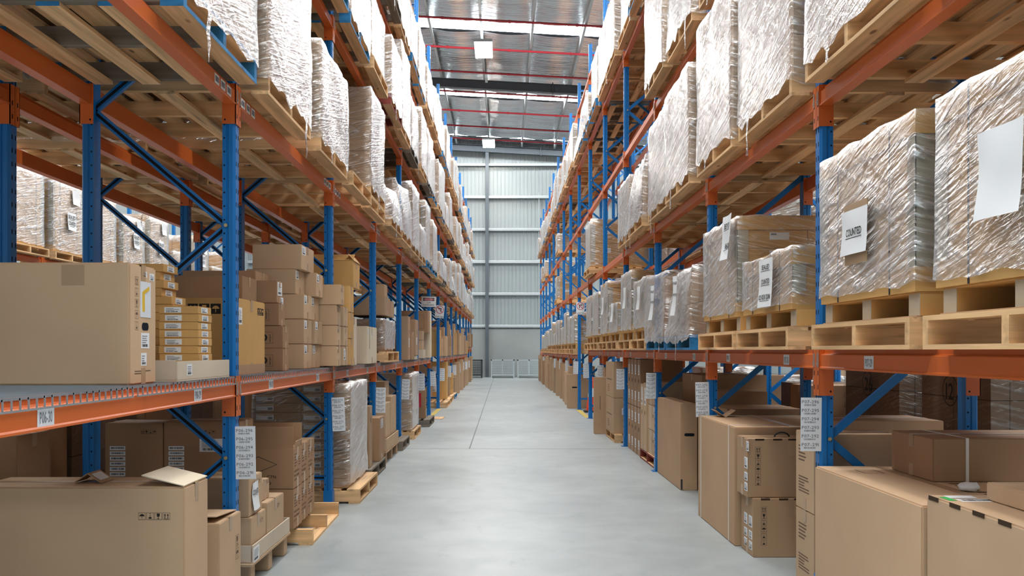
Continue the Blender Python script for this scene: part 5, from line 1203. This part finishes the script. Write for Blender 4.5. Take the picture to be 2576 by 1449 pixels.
sticker(t, Frame((0.5, -0.54, 0), (0, 1, 0), (0, 0, 1)), 0.93, 1.02, 0.02, 0.085, 6)
t = stand(1, 0, 5.80, 'cap', 0.36, 'low wrapped load with a sealed and counted notice past the first post, rack P07', 53)
paper(t, 0.535, 0.12, 0.03, 0.27, 0.30, [('SEALED', 0.78), ('COUNTED', 0.48), ('02/03/2016', 0.16)], curl=0.012, sz=0.03)
t = stand(1, 1, 7.04, 'cap', 0.72, 'wrapped load with amber cap and a loose hanging notice in the second bay', 52)
paper(t, 0.535, 0.42, 0.42, 0.26, 0.32, [('BEYOR', 0.7), ('1600', 0.25)], curl=0.03, sz=0.04)
for s_, yc in ((0, 8.40), (1, 9.65)):
    t = stand(2, s_, yc, 'messy', 0.60 + 0.06 * s_, 'loosely wrapped leaning load on a blue pallet, %s of two in the third bay' % WH[s_], 61 + s_, 'blue', False, x0=1.60, wx=1.15, wy=1.15)
    paper(t, 0.615, 0.1, 0.18, 0.14, 0.36, [('SEALED', 0.8), ('COUNTED', 0.5)], curl=0.03, sz=0.02)
HT = [0.62, 0.80, 0.46, 0.86, 0.78, 0.80, 0.0, 0.0, 0.86, 0.50, 0.74, 0.78, 0.40, 0.80, 0.62, 0.5, 0.7, 0.6, 0.5, 0.6]
i = 0
for b in list(range(3, 6)) + list(range(7, 14)):
    for s_ in (0, 1):
        yc = YR[b] + (0.72 if s_ == 0 else 2.685 - 0.70); h = (HT + HT)[i]; i += 1
        if h == 0: h = 0.7
        t = stand(b, s_, yc, 'cap', h, 'wrapped load with amber cap, %s place on first level, %s bay, rack P07' % (WH[s_], ORD[b + 1]), 52 + (i % 3), full=(b < 6), col='pine', card=b < 12)
        if b < 5: paper(t, 0.535, 0.1, h * 0.4, 0.2, 0.28, [], curl=0.02)
# ------------------------------------------------------------------ loads on the upper levels
rr = random.Random(5)
def upper(rack, lv, b, s_, kind, h, col='pine', full=False, seed=None, extra=0, yoff=0.0):
    L = rack == 'P06'; Ys = YL if L else YR; z = zl('L' if L else 'R', lv, b)
    yc = (Ys[b] + 0.70 if s_ == 0 else Ys[b + 1] - 0.70) + yoff
    xf = (-1.345 + rr.uniform(-0.03, 0.02)) if L else (1.60 + rr.uniform(-0.02, 0.03)); xc = xf - 0.5825 if L else xf + 0.5825; rz = 0.0 if L else PI
    where = '%s place, %s bay, %s level of rack %s' % (WH[s_], ORD[b + 1], LEV[lv], rack)
    for e in range(extra + 1):
        pallet(col, (xc, yc, z), rz, '%s pallet%s, %s' % (col if col != 'grey' else 'grey weathered', ' stacked on another' if e else '', where), nb=5 if col == 'blue' else 3); z += PH
    if h <= 0: return None
    wx = rr.choice((1.02, 1.06, 1.1)); sg = 1 if L else -1
    sd = seed if seed is not None else rr.choice((1, 2, 3, 4))
    hh = {0: 0.45, 1: 0.7, 2: 0.9, 3: 1.08}[min(range(4), key=lambda q: abs((0.45, 0.7, 0.9, 1.08)[q] - h))] if seed is None else h
    wx = 1.15 if kind != 'cap' else 1.08
    return load(kind, wx, wx, hh, (xc, yc, z + 0.001), rz, '%s wrapped load, %s' % ('low' if hh < 0.6 else ('tall' if hh > 0.8 else 'medium high'), where), sd, full)
def pick(): return rr.choice(('plain', 'plain', 'plain', 'messy', 'cap'))
# rack P06
special = {(2, 0, 0): ('plain', 1.0, 'blue', 0), (2, 0, 1): ('plain', 1.08, 'blue', 0), (2, 1, 0): ('plain', 1.08, 'pine', 0), (2, 1, 1): ('plain', 0.7, 'pine', 0), (2, 2, 0): ('none', 0, 'pine', 0), (2, 2, 1): ('plain', 0.99, 'pine', 1),
           (2, 3, 0): ('messy', 0.45, 'pine', 0), (2, 3, 1): ('messy', 0.7, 'pine', 0), (2, 4, 0): ('plain', 0.9, 'pine', 0), (4, 4, 1): ('plain', 0.9, 'blue', 0), (3, 3, 0): ('plain', 0.7, 'red', 0)}
for lv in (2, 3, 4):
    for b in range(0, 15):
        for s_ in (0, 1):
            if lv == 4 and b < 2: continue
            if lv == 3 and b < 1: continue
            k, h, col, ex = special.get((lv, b, s_), (pick(), rr.choice((0.45, 0.7, 0.7, 0.9, 0.9, 1.08) if lv < 4 else (0.45, 0.7, 0.7, 0.9)), rr.choice(('pine', 'pine', 'pine', 'pine', 'grey', 'blue')), 0))
            upper('P06', lv, b, s_, k, h, col, full=YL[b] < 9.0, extra=ex, yoff={(2, 0, 0): -0.03, (2, 0, 1): 0.05}.get((lv, b, s_), 0), seed=9 if ex else None)
# rack P07
sp7 = {}
for b, s_, k, h in ((0, 0, 'plain', 1.08), (0, 1, 'plain', 1.08), (1, 0, 'plain', 1.08), (1, 1, 'plain', 1.0), (2, 0, 'plain', 0.9), (2, 1, 'plain', 0.9), (3, 0, 'messy', 0.7), (3, 1, 'plain', 0.7)): sp7[(2, b, s_)] = (k, h, 'pine')
sp7[(2, 5, 1)] = ('cap', 0.9, 'pine')
for b in range(1, 3):
    for s_ in (0, 1): sp7[(3, b, s_)] = ('plain' if (b + s_) % 2 else 'messy', (0.9, 1.08)[s_], 'pine')
for b in range(3, 15):
    for s_ in (0, 1):
        if rr.random() < 0.9: sp7[(4, b, s_)] = (pick(), rr.choice((0.7, 0.9, 0.45, 0.9)), rr.choice(('pine', 'pine', 'blue', 'pine')))
for b in (9, 12, 13): sp7[(3, b, 0)] = ('plain', 0.45, 'pine')
sp7[(2, 9, 1)] = ('cap', 0.7, 'pine')
for (lv, b, s_), (k, h, col) in sp7.items(): upper('P07', lv, b, s_, k, h, col, full=YR[b] < 11.0)
# ------------------------------------------------------------------ rows behind the racks: pallets seen from below
for rack, BX, sg, lvs in (('P06', BXL, -1, (2, 3)), ('P07', BXR, 1, (2, 3))):
    Ys = YL if rack == 'P06' else YR
    for lv in lvs:
        for b in range(0 if rack == 'P06' else 3, 8 if lv == 2 else 6):
            for s_ in (0, 1):
                z = (ZL if rack == 'P06' else ZR)[lv - 1]; yc = Ys[b] + 0.70 if s_ == 0 else Ys[b + 1] - 0.70
                where = '%s place, %s bay, %s level behind rack %s' % (WH[s_], ORD[b + 1], LEV[lv], rack)
                pallet('pine', (BX + sg * 0.47, yc, z), 0, 'pine pallet, %s' % where, nb=3)
                load('plain', 1.15, 1.15, 0.9, (BX + sg * 0.47, yc, z + PH + 0.001), PI if rack == 'P06' else 0.0, 'wrapped load added to block light, %s' % where, 2 + (b + s_) % 3, False)  # unseen load added over the pallet to block light
# ------------------------------------------------------------------ the rack across the next aisle, seen between the shelves of rack P06
NX_ = -7.38
for i, y in enumerate((11.95, 14.65, 17.35, 20.05, 22.75, 25.45)):
    upright(NX_, y, 0, TOPL, 'blue upright frame across the next aisle, %s one' % ORD[i + 1], False)
for i, y in enumerate((11.95, 14.65, 17.35, 20.05, 22.75)):
    for lv, z in ((1, 1.25), (2, 2.85), (3, 4.45)): beam(NX_, y + 0.046, z, 0, 2.7 - 0.092, 'orange beam across the next aisle, %s level, %s bay' % (LEV[lv], ORD[i + 1]), 0.225, False)
CY4 = (13.3, 14.75, 15.9, 17.5)
hts = [1.2, 1.25, 1.25, 1.2, 1.0, 1.2, 0.6, 1.1, 0.5, 1.0]
for i, y in enumerate((12.62, 13.98, 15.34, 16.68, 18.06, 19.38, 20.75, 22.08, 23.42, 24.78)):
    pallet('pine', (NX_ + 0.15 - 0.58, y, 2.85), 0, 'pine pallet across the next aisle, %s in the row' % ORD[i + 1], nb=3)
    t = load('cap', 1.02, 1.06, hts[i], (NX_ + 0.08 - 0.51, y, 2.85 + PH + 0.001), 0, 'wrapped load with notices across the next aisle, %s in the row' % ORD[i + 1], 70 + i % 2, False)
    if i in (2, 4, 5, 7): paper(t, 0.54, 0.05, 0.4, 0.3, 0.3, [('SEALED', 0.65), ('COUNTED', 0.3)], curl=0.02, sz=0.06); paper(t, 0.54, 0.2, 0.85 if hts[i] > 1.1 else 0.72, 0.25, 0.25, [], curl=0.02)
for i in range(4):
    t, fs, d = carton('dark carton with a printed brand across the next aisle, %s of four' % ORD[i + 1], -8.1, -7.46, CY4[i], CY4[i] + 1.0, 2.05, 2.62, 'brown', seam='x'); marks(t, fs['E'], lambda f, m: f.text(m, 'NEC', 0.3, 0.5, 0.12, 0.001, 0), ('ink',), 'printed_name')
    carton('plain dark carton under the branded one across the next aisle, %s of four' % ORD[i + 1], -8.1, -7.46, CY4[i], CY4[i] + 1.0, 1.266, 2.045, 'brown', seam='x')
# ------------------------------------------------------------------ behind rack P07 at floor level
for i, (ya, yb) in enumerate(((7.04, 8.14), (5.72, 6.66))):
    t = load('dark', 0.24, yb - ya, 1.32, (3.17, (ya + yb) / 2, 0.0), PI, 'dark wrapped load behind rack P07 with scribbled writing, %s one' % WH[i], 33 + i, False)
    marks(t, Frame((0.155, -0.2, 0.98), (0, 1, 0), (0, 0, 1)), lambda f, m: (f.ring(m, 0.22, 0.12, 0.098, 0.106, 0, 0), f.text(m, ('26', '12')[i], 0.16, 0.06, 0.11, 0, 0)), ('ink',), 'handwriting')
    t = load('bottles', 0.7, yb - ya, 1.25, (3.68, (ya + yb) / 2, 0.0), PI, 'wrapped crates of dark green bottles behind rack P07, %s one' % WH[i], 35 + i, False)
t, fs, d = carton('tall pale carton standing in the aisle behind rack P07', 6.2, 7.6, 14.5, 15.6, 0, 2.2, 'tan', seam='x')
t, fs, d = carton('tall pale carton beyond the blue trolley behind rack P07', 4.6, 5.4, 13.9, 14.6, 0, 2.1, 'tan', seam='x')
sg_ = location_sign(5.0, 13.896, 1.02, 1.32, 'P08', 256, 'white location card hanging in the aisle behind rack P07')
t = empty('trolley', (4.15, 13.0, 0)); 
for x in (-0.22, 0.22): MB().tube([(x, 0, 0.12), (x, 0, 1.35), (x, 0.12, 1.5)], 0.018, 6).build('upright_tube', ['ladder'], t)
for z in (0.3, 0.6, 0.95, 1.3): MB().tube([(-0.22, 0, z), (0.22, 0, z)], 0.014, 6).build('cross_bar', ['ladder'], t)
MB().box(-0.24, 0.24, -0.35, 0.0, 0.10, 0.13).build('toe_plate', ['ladder'], t)
for x in (-0.27, 0.27): MB().tube([(x - 0.025, 0.05, 0.11), (x + 0.025, 0.05, 0.11)], 0.11, 14).build('wheel', ['rubber'], t)
tag(t, 'blue hand trolley standing in the aisle behind rack P07', 'trolley')
load('plain', 0.9, 0.8, 1.05, (3.75, 11.6, 0.0), PI, 'pale wrapped load seen through the second bay of rack P07', 37, False)
load('plain', 0.8, 0.8, 1.1, (3.5, 14.6, 0.0), PI, 'pale wrapped load farther behind the second bay of rack P07', 38, False)
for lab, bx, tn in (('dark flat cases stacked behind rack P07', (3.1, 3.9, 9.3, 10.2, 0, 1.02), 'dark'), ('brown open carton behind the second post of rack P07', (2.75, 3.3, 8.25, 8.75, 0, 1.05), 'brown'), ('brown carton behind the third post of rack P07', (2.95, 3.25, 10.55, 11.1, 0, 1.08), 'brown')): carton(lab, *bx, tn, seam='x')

for i, (y, ly, h, x) in enumerate(((2.5, 1.0, 1.12, -2.9), (3.58, 1.05, 1.15, -2.88), (5.3, 0.78, 1.12, -2.9), (7.36, 0.6, 1.14, -2.88), (9.35, 0.62, 1.02, -2.86), (10.05, 0.6, 1.1, -2.9), (11.0, 0.9, 1.05, -2.84), (12.0, 0.9, 1.12, -2.88), (13.65, 1.0, 1.08, -2.86), (14.8, 0.9, 1.14, -2.9), (16.4, 1.0, 1.1, -2.88), (17.6, 0.95, 1.05, -2.86), (22.6, 1.2, 1.1, -2.88), (25.0, 1.4, 1.1, -2.88))):
    carton('big brown carton on the floor behind rack P06, %s in the row' % ORD[i + 1], x - 0.62, x, y, y + ly, 0, h, 'brown', seam='x', group='floor cartons behind rack P06')
for i in range(8):
    y = (12.1, 13.3, 14.8, 16.1, 17.5, 18.8, 20.2, 21.5)[i]
    carton('big brown carton on the floor across the next aisle, %s in the row' % ORD[i + 1], -8.2, -7.5, y, y + 1.0, 0, 0.98, 'brown', seam='x', group='floor cartons across the next aisle')
